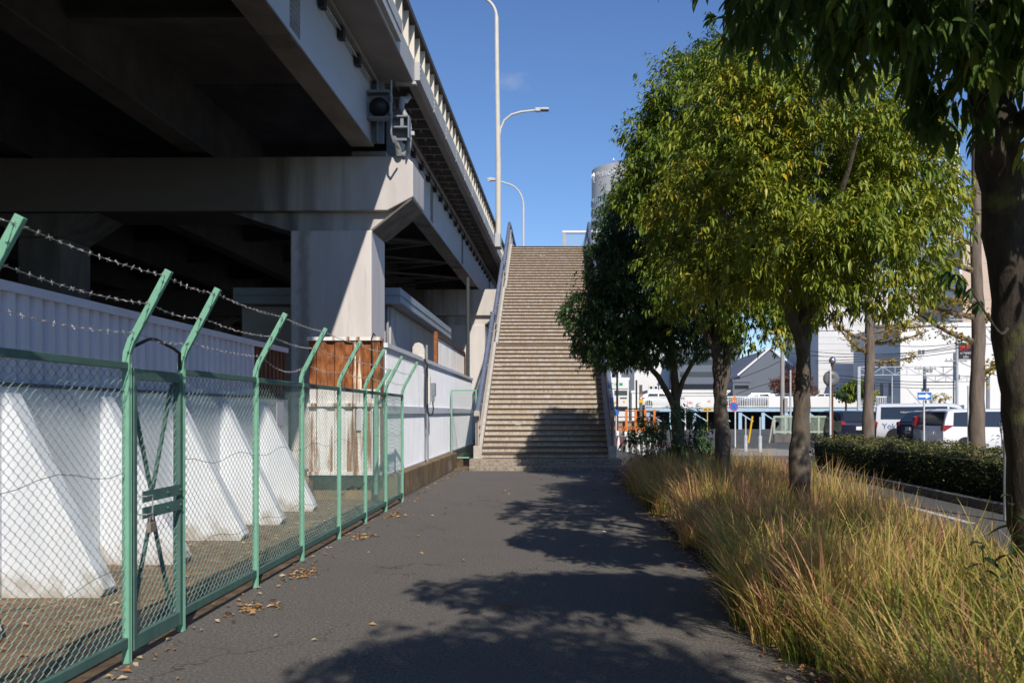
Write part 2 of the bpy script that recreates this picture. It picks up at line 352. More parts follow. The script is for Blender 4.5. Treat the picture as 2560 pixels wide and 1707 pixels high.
def text_mesh(name, body, size, m, parent, origin, right, up, thick=.01, align='LEFT', squeeze=1.0):
    """flat lettering as a mesh; local x runs along right, y along up"""
    cu = bpy.data.curves.new(name, 'FONT'); cu.body = body; cu.size = size; cu.extrude = thick; cu.align_x = align
    cu.space_character = 1.0
    tmp = bpy.data.objects.new(name + "_tmp", cu); COL.objects.link(tmp)
    bpy.context.view_layer.update()
    me = bpy.data.meshes.new_from_object(tmp.evaluated_get(bpy.context.evaluated_depsgraph_get()))
    bpy.data.objects.remove(tmp); bpy.data.curves.remove(cu)
    r_, u_ = Vector(right).normalized() * squeeze, Vector(up).normalized(); nrm = r_.cross(u_)
    off = worldloc(parent) if parent is not None else Vector((0, 0, 0))
    for v_ in me.vertices:
        c = v_.co.copy(); v_.co = Vector(origin) - off + r_ * c.x + u_ * c.y + nrm * c.z
    me.materials.clear(); me.materials.append(m)
    o = bpy.data.objects.new(name, me); COL.objects.link(o)
    if parent is not None: o.parent = parent
    return o

# ================================================================ SETTING
def sheet(name, pts, z, m):
    b = MB(); b.add([(x, y, z) for x, y in pts], [tuple(range(len(pts)))]); return struct(b.build(name, m))
sheet("ground", [(-600, -200), (900, -200), (900, 1500), (-600, 1500)], -0.012, M_asph2)
sheet("path", [(-2.62, -12), (1.42, -12), (1.42, 23.5), (-2.62, 23.5)], 0.0, M_asph)
sheet("soil_ground", [(-4.75, -12), (-2.62, -12), (-2.62, 16.2), (-4.75, 16.2)], -0.004, M_soil)
sheet("planting_strip", [(1.42, -12), (4.4, -12), (4.4, 31), (2.6, 31), (1.75, 24.2), (1.42, 23.5)], 0.004, M_soil_dk)
b = MB(); b.box((-3.02, -12, -.002), (-2.72, 15.4, .012)); struct(b.build("gutter", M_gutter))
sheet("hedge_soil", [(6.85, -5), (8.5, -5), (8.5, 25.2), (6.85, 25.2)], 0.002, M_soil_dk)
b = MB(); b.box((6.68, -5, -.02), (6.85, 25.2, .13)); struct(b.build("kerb", M_conc_dk, bevel=.015))
b = MB(); b.box((4.4, -12, -.02), (4.52, 30.0, .06)); struct(b.build("kerb", M_conc_dk, bevel=.015))
b = MB()
for y0 in (3.0, 8.0, 12.4, 15.6): b.box((5.62, y0, -.012), (5.74, y0 + 2.2, -.007))
M_paintw = mat("white_road_paint", (.7, .7, .68), (.45, .45, .44), scale=14, rough=.8, world=True)
struct(b.build("road_marking", M_paintw))
sheet("pavement", [(5.6, 31.5), (20.0, 31.5), (20.0, 38.0), (5.6, 38.0)], -0.006, M_pave)
sheet("red_pavement", [(1.9, 40), (5.2, 40), (5.2, 55), (1.9, 55)], -0.006, M_red)
# long kerb under the corrugated fence
b = MB(); b.prism([(-2.95, 15.75), (-2.74, 15.75), (-2.66, 24.6), (-2.95, 24.6)], 'z', -.02, .42)
b.prism([(-2.955, 15.7), (-4.6, 15.7), (-4.6, 33), (-2.955, 33)], 'z', -.02, .38)
struct(b.build("kerb", M_kerb, bevel=.02))
sheet("side_ground", [(-2.62, 23.5), (-1.4, 23.5), (-1.4, 45), (-2.95, 45), (-2.95, 24.6)], 0.003, M_soil)

# ================================================================ CHAIN-LINK FENCE
FX = -2.57
fence = thing("chain_link_fence", "green chain-link fence topped with three strands of barbed wire along the path", "fence", (FX, 9.3, 0))
POSTS = [0.9, 2.4, 3.93, 5.43, 6.22, 7.76, 9.18, 10.75, 12.25, 13.72, 15.2]
ARM = [(FX, 1.80), (FX + .005, 1.86), (FX + .035, 1.94), (FX + .255, 2.345)]
pb = MB()
pb.box((FX - .018, -.018, 0), (FX + .020, .018, 1.80))
pb.box((FX + .020, -.018, 0), (FX + .027, -.009, 1.80)); pb.box((FX + .020, .009, 0), (FX + .027, .018, 1.80))
for (x0, z0), (x1, z1) in zip(ARM[:-1], ARM[1:]):
    pb.bar((x0 + .003, 0, z0 - .004), (x1 + .003, 0, z1 + .004), .036, .044, up=(1, 0, 0))
post0 = pb.build("post", M_green, None, bevel=.004)
post0.parent = fence
post0.data.transform(Matrix.Translation((-FX, 0, 0)))
for i, y in enumerate(POSTS):
    o = post0 if i == 0 else copy_part(post0)
    o.location = (0, y - 9.3, 0); o.rotation_euler = ((-.006, .004, .007, 0, 0, -.005, .006, -.008, .005, .007, -.004)[i], 0, (.03, -.02, .04, 0, 0, .03, -.05, .02, .05, -.03, .02)[i])
def mesh_panel(y0, y1, z0, z1, name, parent, x=FX, pitch=.037, row=.030, r=.0016, seed=0, m=None):
    """chain link: each wire zig-zags down the panel and hooks round its neighbours"""
    rnd = random.Random(seed); n = max(2, int((y1 - y0) / pitch)); rows = int((z1 - z0) / row)
    V = []; Fc = []
    ph = [rnd.uniform(-1, 1) for _ in range(6)]
    for i in range(n):
        pts = []
        for k in range(rows + 1):
            s = 1 if (k + i) % 2 else -1
            yy = y0 + (i + .5) * (y1 - y0) / n + s * pitch * .52
            zz = z0 + k * (z1 - z0) / rows
            t = (yy - y0) / (y1 - y0); u = (zz - z0) / (z1 - z0)
            bulge = .02 * math.sin(math.pi * t) * math.sin(3 * u + ph[0]) * ph[1]
            yy = min(max(yy, y0), y1)
            pts.append((x + s * .0045 + bulge, yy + .006 * math.sin(9 * u + ph[2]), zz + .006 * math.sin(7 * t + ph[3])))
        # 3-sided tube with ring per bend
        b0 = len(V)
        for q in pts:
            V += [(q[0] + r * 1.1, q[1], q[2]), (q[0] - r * .6, q[1] - r * .2, q[2] + r), (q[0] - r * .6, q[1] + r * .2, q[2] - r)]
        for k in range(rows):
            a = b0 + 3 * k
            for j in range(3): Fc.append((a + j, a + (j + 1) % 3, a + 3 + (j + 1) % 3, a + 3 + j))
    off = worldloc(parent)
    me = bpy.data.meshes.new(name); me.from_pydata([(q[0]-off.x, q[1]-off.y, q[2]-off.z) for q in V], [], Fc)
    me.materials.append(m or M_wire)
    o = bpy.data.objects.new(name, me); COL.objects.link(o); o.parent = parent
    return o
GATE = 3
for i in range(len(POSTS) - 1):
    y0, y1 = POSTS[i] + .03, POSTS[i+1] - .03
    if i == GATE:  continue
    b = MB(); b.box((FX - .014, y0 - .01, 1.757), (FX + .022, y1 + .01, 1.80)); b.build("top_rail", M_green_dk, fence, bevel=.004)
    b = MB(); b.box((FX - .014, y0 - .01, .10), (FX + .022, y1 + .01, .158)); b.build("bottom_rail", M_green_dk, fence, bevel=.004)
    b = MB()
    for z in (.55, 1.15):
        b.tube([(FX + .003, y0 + (y1 - y0) * t / 8, z + .03 * math.sin(t * 1.1 + i * 2 + z * 5)) for t in range(9)], .002, 4)
    b.build("tension_wire", M_green_dk, fence)
    mesh_panel(y0, y1, .165, 1.76, "mesh_panel", fence, seed=i)
# gate between two posts
gy0, gy1 = POSTS[GATE] + .045, POSTS[GATE+1] - .035
gate = MB()
for y in (gy0, gy1 - .04): gate.box((FX - .022, y, .06), (FX + .028, y + .04, 1.77))
gate.box((FX - .021, gy0 + .04, 1.70), (FX + .027, gy1 - .04, 1.768)); gate.box((FX - .021, gy0 + .04, .062), (FX + .027, gy1 - .04, .15))
g_o = gate.build("gate", M_green_dk, fence, bevel=.003)
b = MB(); ym = (gy0 + gy1) / 2
for a, c in (((gy0 + .05, 1.69), (ym, .98)), ((gy1 - .05, 1.69), (ym, .98)), ((ym, .86), (gy0 + .05, .16)), ((ym, .86), (gy1 - .05, .16))):
    b.bar((FX - .026, a[0], a[1]), (FX - .026, c[0], c[1]), .02, .02, up=(1, 0, 0))
b.build("diagonal_brace", M_green_dk, g_o)
b = MB(); b.box((FX + .029, gy0 + .1, .945), (FX + .036, gy1 - .03, 1.015)); b.box((FX + .029, gy0 + .1, .845), (FX + .036, gy1 - .03, .915))
for y in (gy0 + .22, gy0 + .45, gy1 - .06):
    for z in (.98, .88): b.tube([(FX + .036, y, z), (FX + .046, y, z)], .008, 8)
b.build("lock_plate", M_green_dk, g_o)
b = MB()
for z in (.88, .99): b.tube([(FX + .03, gy0 + .04, z), (FX + .085, gy0 + .04, z), (FX + .085, gy0 + .12, z)], .005, 6)
b.tube([(FX + .085, gy0 + .12, .99), (FX + .085, gy0 + .12, .84)], .005, 6)
b.build("latch", M_galv, g_o)
b = MB(); b.box((FX + .07, gy0 + .07, .765), (FX + .095, gy0 + .15, .825))
b.tube([(FX + .083, gy0 + .085, .825), (FX + .083, gy0 + .085, .855), (FX + .083, gy0 + .11, .872), (FX + .083, gy0 + .135, .855), (FX + .083, gy0 + .135, .825)], .005, 6)
b.build("padlock", mat("padlock_brown", (.25, .19, .16), rough=.5), g_o, bevel=.003)
mesh_panel(gy0 + .04, gy1 - .04, .15, 1.70, "mesh_panel", g_o, seed=77)
b = MB(); b.box((FX + .012, 8.32, 1.38), (FX + .016, 8.53, 1.60)); b.build("notice_plate", mat("plate_grey", (.5, .5, .52), rough=.5), fence)
# black cable looped over the gate
b = MB(); b.tube([(FX + .03, 5.47, 1.90), (FX + .05, 5.62, 1.955), (FX + .05, 5.72, 1.96), (FX + .04, 6.0, 1.925), (FX + .03, 6.13, 1.90), (FX + .02, 6.15, 1.84), (FX, 6.2, 1.80)], .011, 8)
b.build("cable", M_black, fence, smooth=True)
# barbed wires
def barbed(pts, seed):
    rnd = random.Random(seed); b = MB()
    fine = []
    for (a, c, sag) in pts:
        a, c = Vector(a), Vector(c)
        nn = max(4, int((c - a).length / .03))
        for k in range(nn):
            t = k / nn; q = a.lerp(c, t); q.z -= sag * 4 * t * (1 - t); fine.append(q)
    fine.append(Vector(pts[-1][1]))
    for s in (0, math.pi):
        b.tube([q + Vector((math.cos(i * 1.2 + s), 0, math.sin(i * 1.2 + s))) * .0022 for i, q in enumerate(fine)], .0015, 3)
    acc = 0
    for i in range(1, len(fine)):
        acc += (fine[i] - fine[i-1]).length
        if acc > .072:
            acc = 0
            for _ in range(2):
                a = rnd.uniform(0, math.pi); d = Vector((math.cos(a), rnd.uniform(-.5, .5), math.sin(a))) * .014
                b.tube([fine[i] - d, fine[i] + d], .0016, 3)
            b.tube([fine[i] - Vector((0, .008, 0)), fine[i] + Vector((0, .008, 0))], .0045, 4)
    return b
for w_i, t in enumerate((.93, .52, .10)):
    ax_ = FX + .035 + .22 * t; az_ = 1.94 + .405 * t
    segs = []
    for i in range(len(POSTS) - 1):
        sag = (.02, .03, .035)[w_i]
        if w_i == 2 and i == 4: sag = .02
        if w_i == 2 and i == 5: sag = .10
        segs.append(((ax_, POSTS[i], az_), (ax_, POSTS[i+1], az_), sag))
    barbed(segs, w_i).build("barbed_wire", M_barb, fence)
# inner leaning post at the far end
b = MB(); b.box((FX - .42, 14.98, .15), (FX - .36, 15.04, 1.85)); b.bar((FX - .39, 15.01, 1.84), (FX - .16, 15.01, 2.22), .05, .05)
b.build("post", M_green, fence)

# ================================================================ WHITE WALL WITH BUTTRESSES
wall = thing("barrier_wall", "white wall with raking buttress fins and a corrugated sheet top behind the green mesh", "wall", (-4.5, 7, 0))
b = MB(); b.box((-4.68, -2, -.01), (-4.5, 15.28, 1.72)); b.build("wall_panel", M_white, wall)
b = MB(); b.corrugated(-4.56, -2, 13.6, 1.745, 2.50, .2, .045); b.build("corrugated_sheet", M_corr, wall)
b = MB(); b.corrugated(-4.56, 13.62, 15.25, 1.745, 2.50, .2, .045); b.build("corrugated_sheet", M_rustd, wall)
b = MB(); b.box((-4.60, -2, 2.50), (-4.49, 15.26, 2.58)); b.build("top_trim", M_corr, wall)
b = MB(); b.box((-4.60, -2, 1.715), (-4.488, 15.27, 1.747)); b.build("joint_strip", mat("joint_dark", (.09, .09, .12), rough=.7), wall)
for y in (-.6, 1.0, 2.6, 4.25, 5.8, 7.36, 8.95, 10.65, 12.15, 13.8):
    b = MB(); b.prism([(-4.5, -.01), (-3.70, -.01), (-3.66, .06), (-4.46, 1.66), (-4.5, 1.66)], 'y', y, y + .21)
    b.build("buttress", M_white, wall, bevel=.008)

# rusty sheet at the compound's end
rs = thing("rusty_sheet_panel", "rust streaked corrugated steel panel closing the end of the fenced strip", "metal panel", (-3.55, 15.5, 0))
def corr_x(x0, x1, y, z0, z1, pitch=.31, depth=.05):
    c = MB(); c.corrugated(0, x0, x1, z0, z1, pitch, depth)
    c.v = [(yy, y - xx, z) for xx, yy, z in c.v]; return c
corr_x(-4.18, -2.97, 15.42, 1.90, 2.72).build("upper_sheet", M_rust, rs)
corr_x(-4.18, -2.97, 15.424, 1.66, 1.90).build("upper_sheet", M_rustw, rs)
corr_x(-4.18, -2.97, 15.42, .50, 1.60).build("lower_sheet", M_rustw, rs)
b = MB(); b.box((-4.2, 15.33, 1.60), (-2.95, 15.46, 1.66)); b.build("middle_rail", M_rustw, rs)
b = MB(); b.box((-4.2, 15.34, 2.72), (-2.95, 15.47, 2.78)); b.build("top_trim", M_rustw, rs)
b = MB(); b.box((-4.2, 15.36, .44), (-2.95, 15.46, .50)); b.build("bottom_trim", M_rustw, rs)
b = MB(); b.box((-3.0, 15.465, .38), (-2.94, 15.525, 2.76)); b.box((-4.2, 15.465, -.01), (-4.14, 15.525, 2.76)); b.build("post", M_rustd, rs)
b = MB(); b.box((-3.36, 15.315, 1.2), (-3.28, 15.325, 1.55)); b.build("paper_notice", mat("notice_grey", (.55, .55, .57), rough=.7), rs)
b = MB(); b.tube([(-3.05, 15.36, 2.8), (-3.07, 15.32, 2.84), (-3.1, 15.31, 2.75), (-3.09, 15.31, 2.3), (-3.08, 15.31, 1.8)], .012, 6); b.build("cable", M_black, rs)

# corrugated white fence on the kerb
cf = thing("corrugated_fence", "white corrugated metal fence standing on the concrete kerb left of the stairs", "metal fence", (-2.92, 20, .42))
b = MB(); b.corrugated(-2.93, 15.6, 31.8, 1.62, 2.62, .076, .018); b.build("upper_sheet", M_corrw, cf)
b = MB(); b.corrugated(-2.93, 15.6, 31.8, .44, 1.48, .076, .018); b.build("lower_sheet", M_corrw, cf)
b = MB(); b.box((-2.95, 15.58, 1.48), (-2.885, 31.82, 1.62)); b.build("middle_rail", M_corrw, cf)
b = MB(); b.box((-2.97, 15.58, 2.62), (-2.88, 31.82, 2.70)); b.build("top_trim", M_corrw, cf)
b = MB(); b.box((-2.955, 15.6, .40), (-2.89, 31.8, .44)); b.build("bottom_trim", M_corr, cf)

# rusty framed board above it
bd = thing("framed_board", "white weathered board in a rusty steel frame above the corrugated fence", "board", (-3.15, 27, .4))
b = MB(); b.corrugated(-3.14, 23.95, 31.2, 2.72, 3.50, .12, .01); b.build("board_sheet", M_board, bd)
b = MB(); b.box((-3.18, 23.75, .38), (-3.09, 23.93, 3.62)); b.build("post", M_rusto, bd)
b = MB(); b.box((-3.19, 31.25, .38), (-3.09, 31.33, 3.5)); b.build("post", M_rustd, bd)
b = MB(); b.box((-3.18, 23.93, 3.5), (-3.1, 31.25, 3.58)); b.box((-3.18, 23.93, 2.64), (-3.1, 31.25, 2.71))
for k in range(6): b.box((-3.17, 25 + k * 1.05, 2.38), (-3.11, 25.06 + k * 1.05, 2.64))
b.build("frame", M_rustd, bd)

# small grey pole with boxes on the kerb
up = thing("service_pole", "slim grey pole carrying a white meter box and cabling beside the corrugated fence", "utility pole", (-2.80, 19.9, .40))
b = MB(); b.tube([(-2.80, 19.9, .40), (-2.82, 19.9, 2.98)], .026, 10); b.build("pole", M_galv, up, smooth=True)
b = MB(); b.prism([(-3.12, 2.66), (-2.85, 2.66), (-2.85, 2.84), (-2.90, 2.99), (-2.98, 3.03), (-3.07, 3.01), (-3.12, 2.92)], 'y', 19.78, 19.98); b.build("meter_box", M_elec, up, bevel=.015)
b = MB(); b.box((-2.775, 19.76, 1.68), (-2.73, 19.86, 2.28)); b.build("conduit_box", M_elec, up, bevel=.006)
b = MB(); b.box((-2.725, 19.86, 1.86), (-2.63, 20.0, 2.15)); b.box((-2.72, 19.87, 1.74), (-2.66, 19.98, 1.86)); b.build("switch_box", M_bracket, up, bevel=.008)
b = MB()
b.tube([(-2.86, 19.85, 2.66), (-2.80, 19.86, 2.55), (-2.80, 19.86, 1.55), (-2.76, 19.85, 1.44), (-2.69, 19.86, 1.46), (-2.67, 19.87, 1.58), (-2.69, 19.9, 1.75)], .017, 6)
b.tube([(-2.83, 19.86, 2.5), (-2.84, 19.86, 1.7), (-2.80, 19.86, 1.5)], .012, 6)
b.build("cable", M_black, up, smooth=True)

# small mesh fence by the stairs
sf = thing("side_fence_panel", "small green framed mesh panel tucked between corrugated fence and stair rail", "fence panel", (-2.55, 24.9, 0))
b = MB()
for x in (-2.88, -2.2): b.box((x, 25.0, .22), (x + .04, 25.04, 2.13))
b.box((-2.84, 25.002, 2.09), (-2.2, 25.038, 2.13)); b.box((-2.84, 25.002, .24), (-2.2, 25.038, .28)); b.build("frame", M_green, sf)
b = MB()
x = -2.9
for k in range(-30, 12):
    for s in (1, -1):
        pts = []
        for t in range(2):
            pass
    # clipped diagonals
for s in (1, -1):
    c = -2.2
    while c < 2.4:
        # line z = s*(x+2.84) + c (+.28)
        seg = []
        for q in range(0, 17):
            xx = -2.84 + .64 * q / 16; zz = .28 + s * (xx + 2.84) + c + (0 if s > 0 else .64)
            if .28 <= zz <= 2.09: seg.append((xx, 25.02 + .003 * s, zz))
        if len(seg) > 1: b.tube([seg[0], seg[-1]], .003, 3)
        c += .085
b.build("mesh", M_wire, sf)
# ================================================================ VIADUCT
vd = thing("viaduct", "elevated steel girder expressway on concrete piers spanning the upper left", "viaduct", (0, 24, 0))
V = vd
b = MB()
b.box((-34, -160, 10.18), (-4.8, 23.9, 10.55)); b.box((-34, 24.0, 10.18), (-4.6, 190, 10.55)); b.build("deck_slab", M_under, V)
b = MB(); b.box((-4.8, -160, 10.18), (-3.76, 23.9, 10.55)); b.build("overhang_slab", M_soffit, V)
b = MB(); b.box((-4.62, 24.0, 10.50), (-3.76, 190, 10.55)); b.build("overhang_plate", M_under, V)
def girder(x, w, m, name, y0, y1, hi=10.18, lo=8.45):
    c = MB(); c.box((x - .012, y0, lo + .03), (x + .012, y1, hi)); c.build(name, m, V)
b = MB(); b.box((-4.79, -160, 8.482), (-4.765, 23.55, 10.178)); b.build("girder_web", M_girder, V)
b = MB(); b.box((-4.79, 25.6, 8.482), (-4.765, 190, 10.178)); b.build("girder_web", M_girder, V)
b = MB(); b.box((-5.32, -160, 8.44), (-4.74, 23.6, 8.48)); b.build("girder_flange", M_flange, V)
b = MB(); b.box((-5.32, 25.55, 8.44), (-4.74, 190, 8.48)); b.build("girder_flange", M_flange, V)
b = MB(); b.box((-5.3, -160, 8.483), (-5.27, 23.5, 10.17)); b.build("girder_web", M_under, V)
b = MB(); b.box((-4.76, -160, 10.06), (-4.60, 23.6, 10.175)); b.box((-4.76, 25.6, 10.06), (-4.6, 190, 10.175)); b.build("top_flange", M_soffit, V)
for x in (-9.6, -14.5, -19.5, -25, -30.5):
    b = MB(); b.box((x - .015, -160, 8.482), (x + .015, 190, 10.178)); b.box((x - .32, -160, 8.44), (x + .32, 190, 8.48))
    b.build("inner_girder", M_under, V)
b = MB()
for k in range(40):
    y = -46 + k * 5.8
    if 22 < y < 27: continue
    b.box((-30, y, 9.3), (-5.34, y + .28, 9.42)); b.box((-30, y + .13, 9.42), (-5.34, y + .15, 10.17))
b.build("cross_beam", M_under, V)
b = MB()
for k in range(16):
    y = 28 + k * 5.0
    b.bar((-5.3, y, 8.62), (-9.5, y + 2.5, 8.62), .09, .09); b.bar((-5.3, y + 5, 8.62), (-9.5, y + 2.5, 8.62), .09, .09)
    b.bar((-5.3, y, 8.64), (-9.5, y, 8.64), .08, .08)
b.build("lateral_bracing", M_flange, V)
# web stiffener splices with bolts
def splice(y, w=.62):
    c = MB(); c.box((-4.765, y, 8.6), (-4.757, y + w, 10.05)); c.box((-5.3, y, 8.43), (-4.75, y + w, 8.44))
    rows = 13
    for i in range(rows):
        for j in (0.06, .16, .26, .36, .46, .56):
            z = 8.68 + i * .11
            c.box((-4.757, y + j * w / .62 - .014, z - .014), (-4.745, y + j * w / .62 + .014, z + .014))
    for i in range(9):
        for j in (0.06, .16, .26, .36, .46, .56):
            x = -5.26 + i * .06
            c.box((x - .012, y + j * w / .62 - .012, 8.415), (x + .012, y + j * w / .62 + .012, 8.43))
    return c.build("splice_plate", M_flange, V)
sp = splice(16.6)
for d in (16.8, 26.4, -12.0, 41): copy_part(sp, V, (0, d, 0))
# brackets and conduit along the web
b = MB(); b.box((-4.74, 18.4, 9.78), (-4.62, 18.62, 10.02)); b.tube([(-4.68, 18.51, 10.02), (-4.68, 18.51, 10.17)], .03, 6)
b.box((-4.62, 18.46, 9.84), (-4.612, 18.54, 9.92))
br0 = b.build("web_bracket", M_black, V)
for k in range(-8, 26):
    y = k * 1.55
    if k == 0 or 22.5 < 18.5 + y < 25.8: continue
    copy_part(br0, V, (0, y, 0))
b = MB(); b.tube([(-4.68, -40, 9.95), (-4.68, 23.0, 9.95)], .022, 6); b.tube([(-4.68, 25.9, 9.95), (-4.68, 90, 9.95)], .022, 6); b.build("conduit", M_galv, V)
# fascia edge
b = MB()
for k in range(26):
    y = -46 + k * 2.7
    if y + 2.69 > 23.95: break
    b.box((-3.76, y, 10.30), (-3.62, y + 2.68, 10.50)); b.box((-3.76, y, 10.508), (-3.60, y + 2.68, 10.80))
b.box((-3.80, -46, 10.2), (-3.73, 23.9, 10.81)); b.box((-4.2, 23.75, 10.12), (-3.66, 23.92, 10.2))
b.build("edge_panel", M_fascia, V)
b = MB()
for k in range(62):
    y = 24.02 + k * 2.6
    b.box((-3.74, y, 10.32), (-3.60, y + 2.48, 10.80))
    for z in (10.38, 10.5, 10.62, 10.74):
        b.box((-3.6, y + 2.50, z - .02), (-3.585, y + 2.54, z + .02)); b.box((-3.6, y + .03, z - .02), (-3.585, y + .07, z + .02))
b.box((-3.80, 24.0, 10.3), (-3.745, 185, 10.81))
b.build("edge_panel", M_fascia, V)
b = MB(); b.box((-3.94, 24.0, 10.26), (-3.74, 185, 10.30)); b.build("edge_flange", M_soffit, V)
b = MB(); b.box((-4.6, 0, 10.28), (-3.8, .07, 10.32)); b.box((-4.6, .03, 10.32), (-3.8, .04, 10.5)); b.box((-4.3, .035, 10.3), (-4.28, .5, 10.5))
rib0 = b.build("overhang_rib", M_soffit, V)
rib0.location = (0, 0, 0); rib0.location.y = 24.3
for k in range(1, 70):
    c = copy_part(rib0, V); c.location.y = 24.3 + k * .93
# the first rib sits in world offset, bring all to the viaduct's own frame
for o in kids(V):
    pass
# parapet with ribs and dark cap
b = MB(); b.box((-3.93, -46, 10.80), (-3.87, 190, 11.72)); b.build("parapet_wall", M_cream, V)
b = MB()
k = 0; y = -44
while y < 120:
    dep = .15 if k % 3 == 0 else .055
    b.box((-3.87, y, 10.81), (-3.87 + dep, y + (.05 if k % 3 == 0 else .10), 11.715)); y += .29; k += 1
b.build("parapet_rib", M_cream, V)
b = MB(); b.box((-4.02, -46, 11.72), (-3.66, 190, 11.80)); b.box((-4.0, -46, 11.80), (-3.70, 190, 11.97)); b.build("parapet_cap", M_cap, V)
b = MB(); b.box((-34.2, -46, 10.3), (-33.9, 190, 12)); b.build("parapet_wall", M_conc_dk, V)

# unseen deck widening added behind the viewpoint to shade the white wall's upper part
b = MB(); b.box((-3.8, -150, 10.2), (-1.25, 6, 10.56)); b.box((-1.41, -150, 10.56), (-1.25, 6, 11.97)); b.build("added_shading_slab", M_soffit, V)
# piers
def pier(y0, xr, lean=0.0):
    """xr = x of the cap's right end; front face at y0"""
    s = xr + 3.77
    rt = bpy.data.objects.new("pier", None); COL.objects.link(rt); rt.parent = V; rt.location = (0, 0, 0)
    c = MB()
    c.prism([(-7.05+s, -.02), (-4.93+s, -.02), (-4.88+s, 0), (-4.88+s, 6.34), (-7.05+s, 6.34)], 'y', y0, y0 + 1.74); c.build("column", M_conc, rt, bevel=.04)
    c = MB()
    poly = [(-33+s, 6.86), (-4.46+s, 6.86), (-3.77+s, 7.22), (-3.77+s, 8.12), (-3.98+s, 8.30), (-33+s, 8.30)]
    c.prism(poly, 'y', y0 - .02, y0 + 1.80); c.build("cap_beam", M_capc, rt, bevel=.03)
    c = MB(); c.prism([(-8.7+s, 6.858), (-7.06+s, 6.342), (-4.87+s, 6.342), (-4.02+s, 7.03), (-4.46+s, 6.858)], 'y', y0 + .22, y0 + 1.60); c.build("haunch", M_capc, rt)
    c = MB(); c.prism([(-4.90+s, 6.36), (-4.84+s, 6.34), (-3.80+s, 7.16), (-3.84+s, 7.2)], 'y', y0 + .02, y0 + 1.76); c.build("corbel_edge", M_conc_dk, rt)
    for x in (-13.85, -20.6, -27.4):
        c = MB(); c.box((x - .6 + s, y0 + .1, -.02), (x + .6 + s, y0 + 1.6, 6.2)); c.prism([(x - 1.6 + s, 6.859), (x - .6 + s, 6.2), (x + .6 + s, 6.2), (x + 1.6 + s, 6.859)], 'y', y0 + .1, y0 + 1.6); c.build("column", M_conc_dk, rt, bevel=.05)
    return rt
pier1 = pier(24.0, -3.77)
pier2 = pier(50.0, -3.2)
b = MB(); b.box((-5.4, 23.98, 8.30), (-4.5, 25.7, 8.43)); b.prism([(-5.2, 8.30), (-4.35, 8.30), (-4.52, 8.58), (-4.6, 8.3)], 'y', 25.2, 25.6); b.build("bearing", M_flange, V)
# white stain stripe handled in material; end stiffener plates
b = MB(); b.box((-4.78, 23.5, 8.5), (-4.45, 23.56, 10.1)); b.box((-4.6, 23.3, 8.5), (-4.58, 23.5, 10.1)); b.build("end_plate", M_bracket, V)
b = MB(); b.box((-4.8, 25.55, 8.5), (-4.4, 25.62, 10.1)); b.build("end_plate", M_bracket, V)
# damper bracket with black cone
dm = MB()
dm.box((-4.74, 23.08, 8.98), (-4.20, 23.12, 9.62)); dm.box((-4.76, 22.86, 9.60), (-4.19, 23.14, 9.66)); dm.box((-4.76, 22.86, 8.95), (-4.17, 23.14, 8.99)); dm.box((-4.19, 22.95, 8.96), (-4.165, 23.13, 9.64))
for z in (9.0, 9.42): dm.prism([(23.1, z), (22.86, z), (23.1, z + .18)], 'x', -4.165, -4.14)
d_o = dm.build("damper_bracket", M_bracket, V)
b = MB(); b.lathe([(.25, 0), (.25, -.04), (.22, -.11), (.13, -.2), (.05, -.26), (.0, -.28)], (-4.48, 23.08, 9.28), 24, 'y'); b.build("damper_cone", M_black, d_o, smooth=True)
b = MB(); b.box((-4.32, 23.6, 8.60), (-3.80, 23.66, 9.16)); b.box((-4.32, 23.36, 8.86), (-3.78, 23.66, 8.90)); b.box((-4.32, 23.36, 9.14), (-3.78, 23.66, 9.18)); b.box((-4.0, 23.4, 8.90), (-3.92, 23.6, 9.14)); b.box((-3.80, 23.36, 8.6), (-3.77, 23.66, 9.18))
b.build("damper_bracket", M_bracket, V)
b = MB(); b.tube([(-4.06, 24.9, 10.2), (-4.06, 24.5, 9.95), (-4.07, 23.95, 9.78), (-4.07, 23.9, 9.52), (-3.95, 23.9, 9.3), (-3.88, 23.9, 9.1), (-3.88, 23.9, 8.56), (-3.92, 23.92, 8.38), (-4.02, 23.95, 8.32)], .085, 14)
dp = b.build("drain_pipe", M_pipe, V, smooth=True)
b = MB()
for z in (8.72, 8.9, 9.0): b.lathe([(.092, -.025), (.092, .025)], (-3.88, 23.9, z), 16)
b.box((-3.80, 23.86, 8.82), (-3.72, 23.94, 8.92)); b.build("clamp", M_metalgrey, dp)
b = MB(); b.tube([(-4.14, 23.9, 8.30), (-4.16, 23.7, 8.62), (-4.25, 23.6, 8.7)], .1, 10); b.build("elbow_pipe", M_pipe, V, smooth=True)
b = MB(); b.tube([(-4.16, 23.0, 9.95), (-4.16, 23.0, 8.6), (-4.12, 23.1, 8.42), (-4.06, 23.5, 8.36)], .028, 8); b.build("thin_pipe", M_galv, V, smooth=True)
# base plates for the lamp poles
for yb in (48.2, 74.5):
    b = MB(); b.box((-3.6, yb, 10.33), (-3.32, yb + .95, 11.05)); b.build("lamp_bracket", M_fascia, V, bevel=.01)
V.rotation_euler = (0, 0, -0.0163)
for o in kids(V):
    if o.name.startswith("overhang_rib"):
        o.location = (0, o.location.y - 0 + 0, 0)
# far edge wall under the road
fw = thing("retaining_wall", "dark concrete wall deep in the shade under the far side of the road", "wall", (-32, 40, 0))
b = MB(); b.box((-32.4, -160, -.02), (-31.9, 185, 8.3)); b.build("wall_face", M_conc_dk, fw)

def vx(x, y):  # viaduct frame -> world
    a = -0.0163; dy = y - 24
    return Vector((x * math.cos(a) - dy * math.sin(a), 24 + x * math.sin(a) + dy * math.cos(a), 0))

